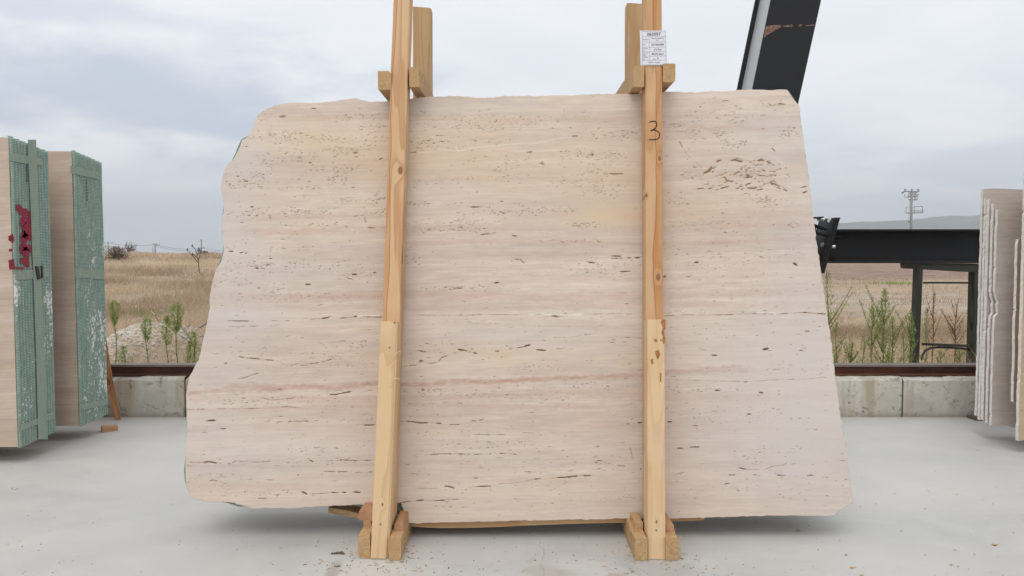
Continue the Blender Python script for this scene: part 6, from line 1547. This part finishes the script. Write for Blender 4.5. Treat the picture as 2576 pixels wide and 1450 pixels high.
# ------------------------------------------------------------------ rubble heap
def rock_geo(r_, seed, flatn=.55):
    rr_ = np.random.default_rng(seed); V = []; n1_, n2_ = 7, 4
    for j in range(n2_ + 1):
        for i in range(n1_):
            a = 2 * math.pi * i / n1_ + .3 * j; e_ = -1.3 + 2.6 * j / n2_
            k = r_ * rr_.uniform(.75, 1.2); V.append((k * math.cos(a) * math.cos(e_), k * math.sin(a) * math.cos(e_) * .8, k * math.sin(e_) * flatn))
    Fc = [(j * n1_ + i, j * n1_ + (i + 1) % n1_, (j + 1) * n1_ + (i + 1) % n1_, (j + 1) * n1_ + i) for j in range(n2_) for i in range(n1_)]
    Fc += [tuple(range(n1_ - 1, -1, -1)), tuple(n2_ * n1_ + i for i in range(n1_))]
    return V, Fc
mb = MB(); rs = random.Random(4); CX0 = -4.18
def mound(x, y):
    g0 = float(ground_z(x, y)) - .04; k = math.exp(-((x - CX0) / .50) ** 4) * float(sst(6.3, 7.1, np.array(y)) * (1 - sst(9.0, 9.8, np.array(y)))); return g0 + (.05 + .105 * (y - 7) + .04 * math.sin(x * 7 + y * 3) - g0) * k
for k in range(1900):
    x = CX0 + rs.gauss(0, .36); y = rs.uniform(6.5, 9.2)
    if x > CX0 + .75: continue
    s_ = rs.uniform(.008, .026) * (1.7 if rs.random() < .07 else 1); V, Fc = rock_geo(s_, k, rs.uniform(.35, .8)); z = mound(x, y) + s_ * .3
    mb.add([(x + a_, y + b_, z + cc_) for a_, b_, cc_ in V], Fc)
ob = mb.build("rubble", ROCK); tag(ob, "heap of pale broken stone beyond the wall, left of the slab", "rubble", None, "stuff")
# soil mound the rubble lies on
V, Fc = [], []
cx0 = CX0
for j in range(25):
    for i in range(25):
        x = cx0 + (i / 24 - .5) * 2.6; y = 8.1 + (j / 24 - .5) * 3.8; k = math.exp(-((x - cx0) / .62) ** 2)
        V.append((x, y, mound(x, y) + .02 * random.random() * (k > .1)))
for j in range(24):
    for i in range(24): a_ = j * 25 + i; Fc.append((a_, a_ + 1, a_ + 26, a_ + 25))
o = mesh("soil_mound", V, Fc, flat("stony_soil", (.36, .28, .21), .95, var=.35, scale=12)); tag(o, None, None, None, 'structure')
STN = rough_stone("white_stone_offcut", (.66, .63, .57), (.52, .48, .42))
big = [(202, 1022, .10, "biggest white stone offcut on the rubble heap, tilted", .5), (300, 1012, .07, "white stone offcut just right of the biggest one", .5), (118, 985, .06, "flat pale stone at the left of the rubble heap", .3), (330, 985, .06, "pale flat stone on the crest of the rubble heap", .3), (600, 1070, .05, "pale stone right of the rubble heap's crest", .8), (595, 1122, .045, "lowest pale stone at the right of the rubble heap", .9), (470, 1038, .05, "pale stone behind the second green weed", .5), (525, 958, .04, "small white stone high on the rubble heap", .6), (238, 862, .035, "small white stone on the far side of the rubble heap", .4), (85, 852, .035, "small pale stone far left on the rubble heap", .4), (310, 1080, .06, "brownish pale stone low in the rubble heap", .6), (745, 1092, .05, "flat pale stone under the bleached branch", .4)]
for k, (cx_, cy_, s_, lab, fl_n) in enumerate(big):
    (u, v), = CB([(cx_, cy_)]); y = max(6.9, 7.0 + (895 - v) * .02); c_ = Py(u, v, y); c_.z = mound(c_.x, y) + s_ * .15; V, Fc = rock_geo(s_ * .55, 50 + k, fl_n)
    o = mesh("stone", V, Fc, STN, None, Matrix.Translation(c_) @ Matrix.Rotation(.35 * math.sin(k * 2.3), 4, 'Y')); tag(o, lab, "stone", "pale stones on the rubble heap")
(u, v), = CB([(1105, 350)]); c_ = Py(u, v + 2, 22); V, Fc = rock_geo(.085, 99, .5)
o = mesh("boulder", V, Fc, ROCK, None, Matrix.Translation(c_)); tag(o, "grey boulder in the dry grass right of the thistle", "boulder")

# ------------------------------------------------------------------ litter on the yard floor
mb = MB(); rs = random.Random(21)
for k in range(260):
    fx = rs.choice((-.47, .51)); x_ = fx + rs.gauss(0, .13); y_ = 2.66 + rs.gauss(0, .10) - .02; L_ = rs.uniform(.002, .008); a_ = rs.random() * 3.1; w__ = rs.uniform(.0008, .0022)
    c_ = Vector((x_, y_, .001)); d_ = Vector((math.cos(a_), math.sin(a_), 0)) * L_; n_ = Vector((-math.sin(a_), math.cos(a_), 0)) * w__
    mb.add([c_ - d_ - n_, c_ + d_ - n_, c_ + d_ + n_, c_ - d_ + n_, c_ + Vector((0, 0, w__ * 1.3))], [(0, 1, 4), (1, 2, 4), (2, 3, 4), (3, 0, 4)])
o = mb.build("wood_chips", flat("sawn_chips", (.42, .29, .17), .9, var=.5, scale=7)); tag(o, "wood chips and sawdust round the feet of the pine stands", "wood chips", None, "stuff")
mb = MB(); mby = MB(); rs = random.Random(9)
for k in range(300):
    u = rs.uniform(0, 2576) if k % 3 else rs.gauss(1250, 420); v = 1130 + 330 * rs.random() ** .6
    c_ = Pz(u, v, .0006); s_ = rs.uniform(.0010, .0030) * (1.8 if rs.random() < .06 else 1); n_ = rs.choice((4, 5, 6)); a0 = rs.random() * 6
    V = [c_ + Vector((math.cos(a0 + 6.283 * i / n_) * s_ * rs.uniform(.5, 1.5), math.sin(a0 + 6.283 * i / n_) * s_ * rs.uniform(.5, 1.5), 0)) for i in range(n_)]
    V.append(c_ + Vector((0, 0, s_ * .7))); mb.add(V, [(i, (i + 1) % n_, n_) for i in range(n_)])
o = mb.build("grit", flat("brown_grit", (.16, .115, .08), .9, var=.4, scale=3)); tag(o, "specks of bark and grit scattered on the concrete", "grit", None, "stuff")
yl_ = crop(2900, 1150, 1.434, [(132, 1206), (688, 1207), (1188, 1282), (955, 1388), (992, 1399), (425, 1405), (475, 1445), (1182, 1063), (1100, 772), (977, 1311), (986, 1011)])
for k, (u, v) in enumerate(yl_):
    c_ = Pz(u, v, .002); s_ = .013 if k in (0, 2) else (.008 if k in (3, 5, 6) else .005); a0 = rs.random() * 3
    V = [c_ + Vector((math.cos(a0 + 6.283 * i / 7) * s_ * rs.uniform(.5, 1.4), math.sin(a0 + 6.283 * i / 7) * s_ * rs.uniform(.3, .8), rs.uniform(0, .003))) for i in range(7)]
    mby.add(V, [tuple(range(7))])
o = mby.build("leaf_bits", YEL); tag(o, "small yellow leaf bits scattered on the concrete at the right", "leaf litter", None, "stuff")
def clod(u, v, s_, label, m, cat="clod"):
    c_ = Pz(u, v, 0.0); mb = MB()
    for k in range(9):
        V, Fc = rock_geo(s_ * rs.uniform(.3, .6), int(u) + k, .5); d = Vector((rs.gauss(0, s_ * .6), rs.gauss(0, s_ * .35), s_ * .22)); mb.add([c_ + Vector(p) + d for p in V], Fc)
    o = mb.build("bark_clod", m); tag(o, label, cat)
clod(850, 1393, .016, "brown crumb of bark on the floor left of the left skid", DARKTWIG)
clod(848, 1426, .007, "small dark pebble on the floor below the bark crumb", DARKTWIG, "pebble")
clod(36, 1231, .012, "grey crumb of stone on the floor at the far left", ROCK)
print("script done", len(bpy.data.objects))
